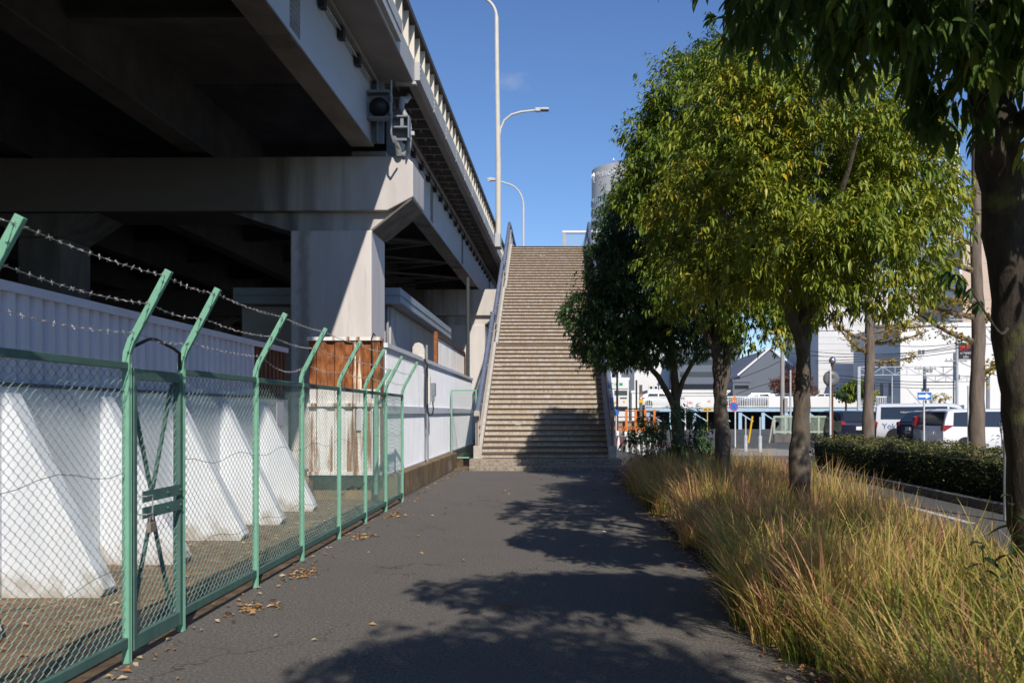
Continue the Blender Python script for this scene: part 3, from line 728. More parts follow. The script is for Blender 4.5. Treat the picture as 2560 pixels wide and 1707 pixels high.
# ================================================================ SHED behind the pier
sh = thing("site_office", "low grey flat-roofed building with metal fascia tucked under the viaduct", "building", (-7, 33, 0))
b = MB(); b.box((-9.5, 27.5, 0), (-4.98, 40, 4.72)); b.build("wall", M_shed, sh)
b = MB(); b.box((-9.6, 27.02, 4.74), (-4.62, 40.3, 5.22)); b.build("roof", M_shedroof, sh)
b = MB(); b.box((-9.6, 27.0, 4.98), (-4.60, 40.3, 5.0)); b.box((-4.615, 27.1, 4.74), (-4.6, 40.3, 4.78)); b.build("roof_joint", M_bracket, sh)
b = MB()
for y in (28.2, 31.3, 34.4, 37.5): b.box((-4.983, y, .1), (-4.975, y + .02, 4.7))
for z in (2.0, 3.4): b.box((-4.983, 27.5, z), (-4.975, 40, z + .02))
b.build("panel_joint", M_bracket, sh)
for y in (31.5, ):
    b = MB(); b.box((-4.98, y, 2.95), (-4.93, y + 2.4, 3.75)); wf = b.build("window_frame", M_winframe, sh)
    b = MB(); b.box((-4.93, y + .12, 3.03), (-4.925, y + 1.12, 3.67)); b.box((-4.93, y + 1.28, 3.03), (-4.925, y + 2.28, 3.67)); b.build("pane", M_glass, wf)
for y in (36.0, 38.2, 38.9):
    b = MB(); b.lathe([(.02, 0), (.16, .04), (.17, .18), (.0, .2)], (-4.98, y, 2.98), 12, 'x'); b.tube([(-4.86, y, 2.85), (-4.86, y, 2.6)], .03, 6); b.build("vent_hood", M_bracket, sh, smooth=True)
b = MB(); b.tube([(-5.3, 27.35, 4.7), (-5.3, 27.35, .1)], .06, 8); b.build("downpipe", M_bracket, sh, smooth=True)
b = MB(); b.tube([(-5.05, 27.3, 4.7), (-5.05, 27.3, .1)], .045, 8); b.build("downpipe", M_galv, sh, smooth=True)
# slim post under the girder
ps = thing("steel_post", "thin dark post rising towards the girder behind the office roof", "post", (-3.9, 40.8, 0))
b = MB(); b.tube([(-3.95, 41, 0), (-3.95, 41, 7.6)], .085, 10); b.build("pole", mat("dark_teal_paint", (.05, .06, .065), rough=.6), ps, smooth=True)

# ================================================================ FOOTBRIDGE STAIRS
st = thing("footbridge_stairs", "long straight weathered stairway with rust streaked steps climbing to the footbridge", "stairs", (-.26, 24, 0))
XL, XR = -1.94, 1.40
Y0, Z0, RISE, TREAD, LAND = 23.95, .28, .15, .27, 1.0
b = MB(); b.box((-2.22, 23.3, -.02), (1.72, 23.9, .12)); b.box((-2.24, 23.62, .0), (1.74, 24.5, .285)); b.build("plinth", M_base, st, bevel=.015)
# step
b = MB(); b.box((XL, 0, 0), (XR, .03, RISE - .025)); stp_r = None
nose = []      # (y, z) at top of every riser
y = Y0
sb = MB(); sb.box((XL, .012, 0), (XR, .045, RISE - .022)); 
s_me = sb.build("step", M_stepr, None); s_me.parent = st
s_me.data.transform(Matrix.Translation(-Vector((st.location.x, 0, 0))))
nb = MB(); nb.box((XL, -.022, RISE - .026), (XR, TREAD + .02, RISE))
n_me = nb.build("nosing", M_stept, None); n_me.data.transform(Matrix.Translation(-Vector((st.location.x, 0, 0)))); n_me.parent = s_me
lb = MB(); lb.box((XL, -.012, RISE - .022), (XR, LAND + .02, RISE))
l_me = lb.build("landing", M_stept, None); l_me.data.transform(Matrix.Translation(-Vector((st.location.x, 0, 0)))); l_me.parent = st
COL.objects.unlink(l_me)
first = True
for k in range(58):
    z = Z0 + RISE * k
    land = k in (22, 39)
    if first: o = s_me; n_ = n_me; first = False
    else:
        o = copy_part(s_me, st); n_ = copy_part(n_me, o)
        if land:
            n_.data = l_me.data; n_.name = "landing"
    o.location = (0, y - 24, z)
    nose.append((y, z + RISE))
    y += LAND if land else TREAD
bpy.data.objects.remove(l_me)
YT, ZT = nose[-1]
# pitch line helpers
def pitch(off):
    pts = []; seq = [0, 21, 22, 38, 39, 57]
    p0 = nose[0]; pts.append((p0[0], p0[1] + off))
    for a in (22, 39):
        yy, zz = nose[a]; pts.append((yy, zz + off)); pts.append((yy + LAND - TREAD, zz + off))
    pts.append((YT, ZT + off)); return pts
up_ = pitch(.10); lo_ = pitch(-.34)
lo_[0] = (nose[0][0], .28); 
for x0, x1 in ((XL - .10, XL + .0), (XR + .0, XR + .10)):
    c = MB()
    for (a, d, e, g) in zip(up_[:-1], up_[1:], lo_[:-1], lo_[1:]):
        c.prism([e, g, d, a], 'x', x0, x1)
    c.build("stringer", M_string, st)
# soffit plates
c = MB(); 
for e, g in zip(lo_[:-1], lo_[1:]): c.prism([(e[0], e[1] + .03), (g[0], g[1] + .03), (g[0], g[1]), (e[0], e[1])], 'x', XL + .01, XR - .01)
c.build("soffit", M_conc_dk, st)
for yy, zz in ((nose[22][0] + .4, nose[22][1]), (nose[39][0] + .4, nose[39][1]), (YT + .6, ZT)):
    c = MB(); c.box((-.6, yy - .3, -.02), (.1, yy + .3, zz - .36)); c.build("column", M_conc_dk, st)
c = MB(); c.box((-2.3, YT + .03, ZT - .3), (3.4, 64, ZT - .002)); c.build("bridge_deck", M_conc_dk, st)
# side balustrades
def balustrade(x, sgn):
    ht = 1.04
    pts = pitch(ht)
    rail = [(x, pts[0][0] - .05, pts[0][1] + .02)] + [(x, py_, pz_) for py_, pz_ in pts] + [(x, YT + 6, ZT + ht)]
    segs = [rail[0:3], rail[3:5], rail[5:8]]
    # each flight's rail is a round tube; the landings join them a little inboard
    c = MB()
    for i, s in enumerate(segs): c.tube(s, .068, 12)
    for i in (0, 1):
        a, e = segs[i][-1], segs[i+1][0]; c.tube([a, e], .06, 12)
    c.lathe([(.0, -.02), (.05, -.02), (.068, .0)], rail[0], 12, 'y')
    c.build("handrail", M_rail, st, smooth=True)
    # lower rails
    c = MB()
    for off, r in ((.72, .022), (.5, .022)):
        p2 = pitch(off); c.tube([(x - sgn * .075, a, e) for a, e in p2], r, 8)
    c.build("lower_rail", M_beige, st, smooth=True)
    # infill panel
    a1, a0 = pitch(.90), pitch(.16)
    c = MB()
    for i in range(5): c.prism([a0[i], a0[i+1], a1[i+1], a1[i]], 'x', x - .008, x + .008)
    c.build("infill_panel", M_rail, st)
    # posts
    c = MB(); base = nose[0][0] + .08
    c.box((x - .055, base, .62), (x + .055, base + .1, pts[0][1] - .06)); c.build("newel_post", M_beige, st, bevel=.01)
    c = MB(); c.box((x - .10, base - .1, .282), (x + .10, base + .3, .62)); c.build("pedestal", M_ped, st, bevel=.012)
    c = MB(); c.prism([(x - .075, pts[0][1] - .06), (x + .075, pts[0][1] - .06), (x + .075, pts[0][1] + .04), (x + .05, pts[0][1] + .085), (x - .05, pts[0][1] + .085), (x - .075, pts[0][1] + .04)], 'y', pts[0][0] - .14, pts[0][0] - .04)
    c.build("rail_end_cap", M_beige, st)
    c = MB()
    for k in list(range(6, 57, 6)):
        yy, zz = nose[k]; c.box((x - .03, yy, zz - .1), (x + .03, yy + .06, zz + ht))
    for yy in (YT + .6, YT + 2.6, YT + 4.6): c.box((x - .03, yy, ZT), (x + .03, yy + .06, ZT + ht))
    c.build("baluster_post", M_rail, st)
    # little fixings on the inner face
    c = MB()
    for k in range(4, 57, 8):
        yy, zz = nose[k]; c.bar((x, yy, zz + .70), (x - sgn * .09, yy, zz + .70), .02, .02)
    c.build("fixing", M_metalgrey, st)
balustrade(-2.06, -1)
balustrade(1.52, 1)
# guard panel at the top
c = MB(); c.box((.36, 43.0, ZT - .01), (.50, 43.12, 10.02)); c.build("guard_post", M_beige, st)
c = MB(); c.box((.34, 42.98, 10.02), (3.4, 43.14, 10.12)); c.build("guard_rail", mat("guard_rail_white", (.75, .75, .74), rough=.4), st)
M_clear = bpy.data.materials.new("clear_guard_sheet"); M_clear.use_nodes = True
n, L, p = nodes_of(M_clear); tr = n.new("ShaderNodeBsdfTransparent"); tr.inputs[0].default_value = (.86, .93, .95, 1); mx = n.new("ShaderNodeMixShader"); mx.inputs[0].default_value = .12
L.new(tr.outputs[0], mx.inputs[1]); L.new(p.outputs[0], mx.inputs[2]); p.inputs["Roughness"].default_value = .1; L.new(mx.outputs[0], n["Material Output"].inputs[0])
c = MB(); c.box((.50, 43.05, ZT + .05), (3.38, 43.07, 10.02)); c.build("guard_sheet", M_clear, st)
c = MB(); c.box((3.0, 43.2, ZT - .002), (3.1, 64, ZT + 1.1)); c.build("infill_panel", M_rail, st)
c = MB(); c.box((-2.25, YT + 6, ZT - .002), (-2.15, 64, ZT + 1.0)); c.build("infill_panel", M_rail, st)
c = MB(); c.bar((-2.1, YT + 5.9, ZT + 1.0), (-2.75, YT + 6.2, ZT + .55), .06, .06); c.build("return_rail", M_beige, st)

# ================================================================ LAMP POLES on the viaduct
def arc(p0, p1, bulge, n=10):
    p0, p1 = Vector(p0), Vector(p1); return [p0.lerp(p1, t / n) + Vector(bulge) * math.sin(math.pi * t / n) for t in range(n + 1)]
q = vx(-3.46, 48.7)
l1 = thing("street_lamp", "tall pale double-armed lamp pole rising from the viaduct edge beyond the frame top", "street lamp", (q.x, q.y, 11.05))
c = MB(); pts = [(q.x, q.y, 11.05), (q.x, q.y, 15), (q.x - .06, q.y, 19), (q.x - .10, q.y, 22.72)]
pts += [(q.x - .10 - 1.0 * (1 - math.cos(a)), q.y, 22.72 + 1.1 * math.sin(a)) for a in [i * math.pi / 16 for i in range(1, 8)]] + [(q.x - 2.6, q.y, 24.0)]
c.tube(pts, [.15, .14, .125, .11] + [.08] * 7 + [.05], 14); c.build("pole", M_pole, l1, smooth=True)
c = MB(); c.tube([(q.x + .05, q.y, 16.3), (q.x + .12, q.y, 16.75), (q.x + .32, q.y, 17.2), (q.x + .7, q.y, 17.5), (q.x + 1.2, q.y, 17.65), (q.x + 2.0, q.y, 17.74)], .06, 10); c.build("arm", M_pole, l1, smooth=True)
c = MB(); c.box((q.x + 1.98, q.y - .13, 17.66), (q.x + 2.26, q.y + .13, 17.86)); c.box((q.x + 2.24, q.y - .15, 17.74), (q.x + 2.72, q.y + .15, 17.86)); c.build("lamp_head", M_metalgrey, l1, bevel=.03)
c = MB(); c.box((q.x + 2.27, q.y - .12, 17.70), (q.x + 2.7, q.y + .12, 17.735)); c.build("lamp_glass", M_glass, l1)
c = MB(); c.box((q.x - 3.3, q.y - .16, 23.92), (q.x - 2.55, q.y + .16, 24.08)); c.build("lamp_head", M_metalgrey, l1, bevel=.03)
q = vx(-3.46, 75)
l2 = thing("street_lamp", "smaller single-armed lamp seen beyond the stair top with its arm curving left", "street lamp", (q.x, q.y, 11.05))
c = MB(); pts = [(q.x, q.y, 11.05), (q.x, q.y, 18.6)] + [(q.x - 1.6 * (1 - math.cos(a)), q.y, 18.6 + 1.85 * math.sin(a)) for a in [i * math.pi / 18 for i in range(1, 9)]] + [(q.x - 2.3, q.y, 20.75)]
c.tube(pts, [.09, .08] + [.065] * 8 + [.05], 12); c.build("pole", M_pole, l2, smooth=True)
c = MB(); c.prism([(q.x - 2.3, 20.68), (q.x - 2.3, 20.84), (q.x - 2.7, 20.92), (q.x - 3.0, 20.86), (q.x - 3.05, 20.78), (q.x - 2.8, 20.66)], 'y', q.y - .17, q.y + .17); c.build("lamp_head", M_metalgrey, l2, bevel=.03)
c = MB(); c.prism([(q.x - 2.72, 20.655), (q.x - 2.98, 20.75), (q.x - 2.95, 20.60), (q.x - 2.8, 20.58)], 'y', q.y - .12, q.y + .12); c.build("lamp_glass", M_elec, l2)
# ================================================================ VEGETATION
def leaf_mat(name, stops, rough=.42, trans=.35, spec=.45):
    m = bpy.data.materials.new(name); m.use_nodes = True
    n, L, p = nodes_of(m)
    a = n.new("ShaderNodeAttribute"); a.attribute_name = "tint"
    r = n.new("ShaderNodeValToRGB"); cr = r.color_ramp
    cr.elements[0].position, cr.elements[0].color = stops[0][0], (*stops[0][1], 1)
    cr.elements[1].position, cr.elements[1].color = stops[-1][0], (*stops[-1][1], 1)
    for s in stops[1:-1]:
        e = cr.elements.new(s[0]); e.color = (*s[1], 1)
    L.new(a.outputs["Fac"], r.inputs[0]); L.new(r.outputs[0], p.inputs["Base Color"])
    p.inputs["Roughness"].default_value = rough; p.inputs["Specular IOR Level"].default_value = spec
    t = n.new("ShaderNodeBsdfTranslucent"); L.new(r.outputs[0], t.inputs[0])
    mx = n.new("ShaderNodeMixShader"); mx.inputs[0].default_value = trans
    L.new(p.outputs[0], mx.inputs[1]); L.new(t.outputs[0], mx.inputs[2]); L.new(mx.outputs[0], n["Material Output"].inputs[0])
    return m
M_leafA = leaf_mat("oak_leaf_yellow_green", [(0, (.08, .145, .02)), (.45, (.20, .265, .028)), (.8, (.36, .37, .04)), (.96, (.50, .43, .04)), (1, (.55, .38, .03))], trans=.2, spec=.35)
M_leafB = leaf_mat("oak_leaf_dark_green", [(0, (.06, .115, .045)), (.6, (.12, .20, .07)), (.9, (.19, .26, .07)), (1, (.28, .28, .06))], trans=.28, spec=.5)
M_leafC = leaf_mat("oak_leaf_near", [(0, (.06, .12, .03)), (.55, (.13, .22, .05)), (.85, (.28, .34, .06)), (1, (.44, .38, .05))], trans=.55, spec=.5)
M_leafG = leaf_mat("ginkgo_leaf", [(0, (.28, .25, .04)), (.5, (.52, .38, .05)), (1, (.66, .45, .06))], trans=.45)
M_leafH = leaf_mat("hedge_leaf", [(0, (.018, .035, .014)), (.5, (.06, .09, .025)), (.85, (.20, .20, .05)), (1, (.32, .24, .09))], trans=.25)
M_leafW = leaf_mat("weed_leaf", [(0, (.02, .035, .014)), (1, (.05, .075, .03))], trans=.25)
M_leafR = leaf_mat("russet_leaf", [(0, (.16, .06, .03)), (1, (.28, .12, .06))], trans=.3)
M_bark = mat("tree_bark", (.155, .125, .095), (.085, .068, .052), scale=9, stretch=(1, 1, .35), rough=.95, bump=.7, bscale=26, c3=(.26, .24, .20), scale3=5, lo3=.60, hi3=.72)
M_bark2 = mat("mossy_bark", (.075, .06, .045), (.04, .032, .026), scale=9, stretch=(1, 1, .3), rough=.95, bump=.8, bscale=26, c3=(.12, .13, .045), scale3=4, lo3=.55, hi3=.68)
M_barkG = mat("ginkgo_bark", (.23, .18, .14), (.13, .10, .08), scale=8, stretch=(1, 1, .2), rough=.95, bump=.7, bscale=24)

def unit(a): return a / np.maximum(np.linalg.norm(a, axis=-1, keepdims=True), 1e-6)

def np_mesh(name, co, loops_per_face, idx, m, parent, face_tint):
    off = worldloc(parent) if parent is not None else Vector((0, 0, 0))
    co = co - np.array(off)
    me = bpy.data.meshes.new(name)
    nf = len(idx) // loops_per_face
    me.vertices.add(len(co)); me.vertices.foreach_set("co", co.astype(np.float32).ravel())
    me.loops.add(len(idx)); me.loops.foreach_set("vertex_index", idx.astype(np.int32))
    me.polygons.add(nf)
    me.polygons.foreach_set("loop_start", np.arange(0, len(idx), loops_per_face, dtype=np.int32))
    me.update(calc_edges=True)
    at_ = me.attributes.new("tint", 'FLOAT', 'FACE'); at_.data.foreach_set("value", face_tint.astype(np.float32))
    me.materials.append(m)
    o = bpy.data.objects.new(name, me); COL.objects.link(o)
    if parent is not None: o.parent = parent
    return o

def leaves(name, base, dirv, length, width, tint, m, parent, rng, droop=.25, fold=.25, rich=False):
    """base, dirv (N,3); length (N,) ; pointed leaves folded along the midrib and drooping at the tip"""
    N = len(base); d = unit(dirv)
    upv = np.tile(np.array([0, 0, 1.0]), (N, 1)) + rng.normal(0, .35, (N, 3))
    s = unit(np.cross(d, upv)); nrm = np.cross(s, d)
    Lr = length[:, None]; W = (length * width)[:, None]
    down = np.array([0, 0, -1.0])
    if not rich:
        A = base; tip = base + d * Lr + down * droop * Lr
        mid = base + d * Lr * .45 + down * droop * Lr * .18
        l = mid + s * W * .5 + nrm * W * fold; r = mid - s * W * .5 + nrm * W * fold
        co = np.stack([A, l, mid, r, tip], 1).reshape(-1, 3)
        tri = np.array([0, 2, 1, 0, 3, 2, 1, 2, 4, 2, 3, 4]); nv = 5; nf = 4
    else:
        A = base; tip = base + d * Lr + down * droop * Lr
        def row(t, wd, dr):
            c = base + d * Lr * t + down * droop * Lr * dr
            return c + s * W * wd + nrm * W * fold, c, c - s * W * wd + nrm * W * fold
        l1, c1, r1 = row(.22, .40, .05); l2, c2, r2 = row(.5, .5, .22); l3, c3, r3 = row(.78, .30, .58)
        co = np.stack([A, l1, c1, r1, l2, c2, r2, l3, c3, r3, tip], 1).reshape(-1, 3)
        tri = np.array([0,2,1, 0,3,2, 1,2,5, 1,5,4, 2,3,6, 2,6,5, 4,5,8, 4,8,7, 5,6,9, 5,9,8, 7,8,10, 8,9,10]); nv = 11; nf = 12
    idx = (np.arange(N)[:, None] * nv + tri[None, :]).ravel()
    return np_mesh(name, co, 3, idx, m, parent, np.repeat(tint, nf))

def crown(lobes, n_twigs, per, leaf_len, seed, m, parent, hang=.9, width=.33, inner=.5, rich=False, tint_mu=.45, tint_sd=.15, low_cut=-.8, shoots=0, top=None, clump=.30, spray=34):
    """lobes: (cx,cy,cz, rx,ry,rz). Twigs lie through each lobe's outer volume; each carries a fan of hanging leaves."""
    rng = np.random.default_rng(seed)
    lob = np.array(lobes); wgt = (lob[:, 3] * lob[:, 4] * lob[:, 5]) ** (2/3); wgt /= wgt.sum()
    # sprays: twigs gather round spray centres that sit on the lobes' outer shells
    n_c = max(8, n_twigs // spray)
    kc = rng.choice(len(lob), n_c, p=wgt); uc = unit(rng.normal(0, 1, (n_c, 3)))
    pick = rng.integers(0, n_c, n_twigs); fill = rng.random(n_twigs) < .26
    k = np.where(fill, rng.choice(len(lob), n_twigs, p=wgt), kc[pick])
    u = np.where(fill[:, None], unit(rng.normal(0, 1, (n_twigs, 3))), unit(uc[pick] + rng.normal(0, 1, (n_twigs, 3)) * np.array([.24, .24, .13])))
    u[:, 2] = np.where(u[:, 2] < low_cut, -u[:, 2], u[:, 2])
    # clumpiness: direction-dependent radius
    ph = rng.uniform(0, 6.28, (len(lob), 4))
    bump = 1 + clump * .6 * (np.sin(u[:, 0] * 5 + ph[k, 0]) * np.sin(u[:, 1] * 5 + ph[k, 1]) + .6 * np.sin(u[:, 2] * 7 + ph[k, 2]) * np.sin(u[:, 0] * 8 + ph[k, 3]))
    rc = .80 + .26 * rng.random(n_c)
    bump = np.clip(bump, .66, 1.12)
    r = np.where(fill, inner + (1 - inner) * rng.random(n_twigs) ** .55, rc[pick] + rng.normal(0, .07, n_twigs)) * bump
    c = lob[k, :3]; P = c + u * lob[k, 3:] * r[:, None]
    td = unit(u * .8 + rng.normal(0, .45, (n_twigs, 3)) + np.array([0, 0, .05]))
    tc_ = rng.normal(tint_mu, tint_sd, n_c)
    tw_t = np.clip(tc_[pick] + rng.normal(0, .08, n_twigs), 0, 1)
    j = np.arange(n_twigs).repeat(per); N = len(j)
    s_ = rng.random(N)
    side = unit(np.cross(td[j], rng.normal(0, 1, (N, 3))))
    base = P[j] + td[j] * (s_ * leaf_len * 1.6)[:, None] + side * .006
    d = td[j] * .45 + side * .75 + np.array([0, 0, -hang]) * rng.uniform(.5, 1.2, N)[:, None]
    ln = leaf_len * np.clip(rng.normal(.92, .24, N), .4, 1.4)
    tint = np.clip(tw_t[j] + rng.normal(0, .10, N), 0, 1)
    if shoots and top is not None:
        B = []; D = []; 
        for q in range(shoots):
            a = top[rng.integers(len(top))]; h = rng.uniform(.35, .8); lean = rng.normal(0, .18, 2)
            nl = int(h * 55)
            t = rng.random(nl)
            pts = np.array(a)[None, :] + np.stack([lean[0] * t, lean[1] * t, h * t], 1) + rng.normal(0, .03, (nl, 3))
            an = rng.uniform(0, 6.28, nl)
            B.append(pts); D.append(np.stack([np.cos(an), np.sin(an), rng.uniform(-.7, .1, nl)], 1))
        B = np.concatenate(B); D = np.concatenate(D)
        base = np.concatenate([base, B]); d = np.concatenate([d, D]); ln = np.concatenate([ln, leaf_len * rng.uniform(.6, 1.0, len(B))])
        tint = np.concatenate([tint, np.clip(rng.normal(tint_mu * .8, .15, len(B)), 0, 1)])
    return leaves("crown", base, d, ln, width, tint, m, parent, rng, droop=.3, rich=rich)

def limb(b, pts, r0, r1, seed, n=10, sub=5, wob=.03):
    rnd = random.Random(seed); P = [Vector(q) for q in pts]; out = []
    for i in range(len(P) - 1):
        p0 = P[max(i-1, 0)]; p1 = P[i]; p2 = P[i+1]; p3 = P[min(i+2, len(P)-1)]
        for s in range(sub):
            t = s / sub
            q = .5 * ((2*p1) + (-p0+p2)*t + (2*p0-5*p1+4*p2-p3)*t*t + (-p0+3*p1-3*p2+p3)*t**3)
            out.append(q)
    out.append(P[-1]); m = len(out)
    rs = [(r0 + (r1 - r0) * (i / (m - 1)) ** .8) * (1 + rnd.uniform(-.06, .06)) for i in range(m)]
    out = [q + Vector((rnd.uniform(-1, 1), rnd.uniform(-1, 1), 0)) * wob * r0 * 4 * (0 < i < m-1) for i, q in enumerate(out)]
    b.tube(out, rs, n)

def tree(name, label, x, y, trunk, limbs, lobes, n_twigs, per, leaf, seed, m, bark, group="trees along the path", **kw):
    t = thing(name, label, "tree", (x, y, 0), group)
    b = MB(); limb(b, trunk[0], trunk[1], trunk[2], seed, 14, 6, .02)
    # root flare
    q = trunk[0][0]; b.tube([(q[0], q[1], -.05), (q[0], q[1], .1), (q[0], q[1], .4)], [trunk[1] * 1.45, trunk[1] * 1.25, trunk[1] * 1.0], 14)
    for i, (pts, r0, r1) in enumerate(limbs): limb(b, pts, r0, r1, seed + i + 1, 8, 4, .03)
    b.build("trunk", bark, t, smooth=True)
    crown(lobes, n_twigs, per, leaf, seed, m, t, **kw)
    return t

# nearest tree, its mossy trunk at the right edge
tree("oak_tree", "nearest evergreen tree, mossy dark trunk at the right edge with overhanging leafy boughs", 3.38, 6.3,
     ([(3.40, 6.3, -.05), (3.38, 6.3, .6), (3.30, 6.3, 1.5), (3.19, 6.28, 2.3), (3.03, 6.2, 3.2), (2.93, 6.15, 4.2), (2.93, 6.1, 6.2)], .23, .12),
     [([(3.06, 6.2, 3.05), (2.7, 5.8, 3.55), (2.3, 5.4, 3.75), (1.9, 5.2, 3.85), (1.55, 5.1, 4.05)], .085, .025),
      ([(3.03, 6.2, 3.3), (3.5, 5.8, 3.9), (3.9, 5.6, 4.5)], .09, .03),
      ([(2.97, 6.15, 3.9), (2.4, 6.6, 4.5), (1.9, 7.0, 5.0)], .08, .03),
      ([(1.95, 5.2, 3.84), (2.1, 5.1, 4.05), (2.3, 5.0, 4.4)], .022, .01),
      ([(3.13, 6.25, 2.1), (2.95, 6.0, 2.02), (2.8, 5.9, 2.15), (2.68, 5.85, 2.3)], .014, .005)],
     [(1.5, 5.2, 4.5, .5, .8, .65), (1.75, 5.0, 4.22, .55, .8, .68), (2.15, 5.0, 4.12, .6, .8, .72), (2.65, 5.2, 4.02, .7, .8, .72), (3.2, 5.4, 3.9, .8, .8, .8), (3.9, 5.9, 4.2, 1.0, 1.0, .9), (2.0, 6.6, 5.1, 1.1, 1.3, .8), (2.3, 6.7, 6.1, 1.0, 1.2, .9)],
     3100, 8, .108, 11, M_leafC, M_bark2, rich=True, hang=.85, width=.37, inner=.2, tint_mu=.48, low_cut=-.95)
# little sprig hanging from its trunk in front of the buildings
T0 = [o for o in bpy.data.objects if o.name == "oak_tree"][0]
rng = np.random.default_rng(5)
sp_b = np.array([2.95, 6.05, 2.15]); sp_e = np.array([2.52, 5.9, 2.42])
tt = rng.random(26)[:, None]; bs = sp_b + (sp_e - sp_b) * (tt * .75 + .25) + np.array([0, 0, .06]) * np.sin(tt * 3)
dd = np.stack([rng.normal(-.3, .5, 26), rng.normal(0, .5, 26), rng.normal(-.9, .35, 26)], 1)
leaves("leaf_sprig", bs, dd, rng.uniform(.09, .13, 26), .32, rng.uniform(.05, .5, 26), M_leafC, T0, rng, droop=.2, rich=True)

T1 = tree("oak_tree", "yellow-green evergreen tree with a thick bare brown trunk rising from the straw grass", 3.1, 11.4,
     ([(3.08, 11.4, -.05), (3.07, 11.4, .9), (3.11, 11.4, 1.7), (3.12, 11.4, 2.3), (3.14, 11.4, 3.2), (3.1, 11.4, 5.4), (3.1, 11.3, 7.0)], .155, .04),
     [([(3.12, 11.4, 2.3), (2.8, 11.2, 3.0), (2.3, 11.0, 3.6), (1.95, 10.9, 4.0)], .09, .03), ([(3.13, 11.4, 2.7), (3.6, 11.3, 3.3), (4.2, 11.2, 3.8)], .08, .025),
      ([(3.13, 11.4, 3.2), (3.3, 10.7, 3.9), (3.4, 10.2, 4.6)], .07, .02), ([(3.14, 11.4, 3.4), (2.7, 11.8, 4.6), (2.3, 11.9, 5.4)], .07, .02)],
     [(3.15, 11.4, 4.2, 1.55, 1.5, 1.35), (3.1, 11.4, 5.5, 1.25, 1.3, 1.2), (4.0, 11.2, 3.7, .95, 1.0, .95), (2.15, 11.0, 3.65, .85, .95, .95), (2.7, 10.7, 3.4, .8, .8, .7), (3.5, 10.6, 3.2, .85, .8, .65), (4.15, 11.4, 4.5, .7, .9, .8), (2.5, 11.6, 4.9, 1.0, 1.0, .9)],
     9000, 8, .098, 21, M_leafA, M_bark, hang=.62, width=.31, inner=.5, clump=.6, tint_mu=.56, shoots=10, top=[(3.1, 11.4, 6.5), (2.6, 11.2, 6.2), (3.6, 11.5, 6.2)], low_cut=-.85)
T2 = tree("oak_tree", "tallest evergreen tree with a forked grey-brown trunk and yellow-green hanging leaves", 3.1, 16.8,
     ([(3.10, 16.8, -.05), (3.10, 16.8, .9), (3.06, 16.8, 1.7), (3.02, 16.8, 2.2), (2.95, 16.8, 3.2), (2.9, 16.8, 5.4), (2.8, 16.8, 8.0)], .185, .04),
     [([(3.06, 16.8, 1.75), (3.18, 16.8, 2.4), (3.25, 16.8, 3.0), (3.5, 16.7, 4.0)], .11, .04), ([(3.0, 16.8, 2.6), (2.4, 16.6, 3.6), (1.9, 16.4, 4.4)], .08, .025), ([(2.95, 16.8, 3.6), (2.9, 16.0, 4.6), (2.8, 15.6, 5.4)], .07, .02)],
     [(3.0, 16.8, 4.5, 1.3, 1.5, 1.4), (2.7, 16.8, 6.4, 1.35, 1.4, 1.35), (2.1, 16.4, 5.5, .85, 1.0, .85), (3.6, 16.6, 4.0, 1.0, 1.1, 1.0), (2.85, 16.1, 3.6, .9, .9, .75), (2.9, 16.8, 7.4, .75, .8, .9), (2.0, 16.8, 6.2, .60, .7, .85), (2.3, 16.6, 7.2, .6, .7, .7), (3.3, 16.1, 5.3, .9, .9, .9), (3.75, 16.6, 3.15, .75, .8, .65), (4.3, 16.8, 3.6, .6, .7, .7)],
     8800, 8, .108, 31, M_leafA, M_bark, hang=.6, width=.31, inner=.5, clump=.6, tint_mu=.30, shoots=16, top=[(2.6, 16.8, 8.0), (2.2, 16.6, 7.0), (1.85, 16.6, 6.7), (1.6, 16.6, 6.0), (2.9, 16.8, 8.1)], low_cut=-.8)
T3 = tree("oak_tree", "dark green dense evergreen tree leaning over the right rail of the stairs", 2.72, 20.0,
     ([(2.74, 20.0, -.05), (2.71, 20.0, .8), (2.66, 20.0, 1.5), (2.64, 20.0, 2.1), (2.55, 20.0, 3.2), (2.4, 20.0, 4.6), (2.3, 20.0, 6.0)], .165, .04),
     [([(2.66, 20, 1.55), (2.25, 19.9, 2.3), (1.6, 19.8, 2.9), (.8, 19.7, 3.4)], .09, .025), ([(2.65, 20, 1.7), (2.9, 19.9, 2.4), (3.4, 19.8, 3.1)], .08, .025), ([(2.6, 20, 2.6), (1.9, 19.6, 3.6), (1.3, 19.4, 4.2)], .07, .02)],
     [(2.2, 19.6, 4.0, 1.35, 1.4, 1.3), (2.2, 19.6, 5.4, 1.2, 1.2, 1.15), (1.35, 19.7, 3.3, .95, .95, .80), (.62, 19.7, 3.62, .42, .5, .40), (1.55, 19.6, 4.4, .75, .8, .8), (2.6, 19.6, 3.1, 1.1, 1.0, .70), (1.9, 19.4, 2.9, .9, .8, .55), (1.15, 19.6, 2.75, .5, .5, .35), (1.6, 19.8, 5.35, .7, .7, 1.0), (1.3, 19.7, 4.6, .6, .6, .7), (1.75, 19.8, 6.2, .6, .6, .7), (1.0, 19.6, 3.0, .6, .5, .45)],
     9600, 8, .10, 41, M_leafB, M_bark, hang=.45, width=.36, inner=.4, tint_mu=.40, shoots=10, top=[(1.5, 19.8, 5.9), (1.9, 19.9, 6.2), (.35, 19.7, 3.75)], low_cut=-.8)
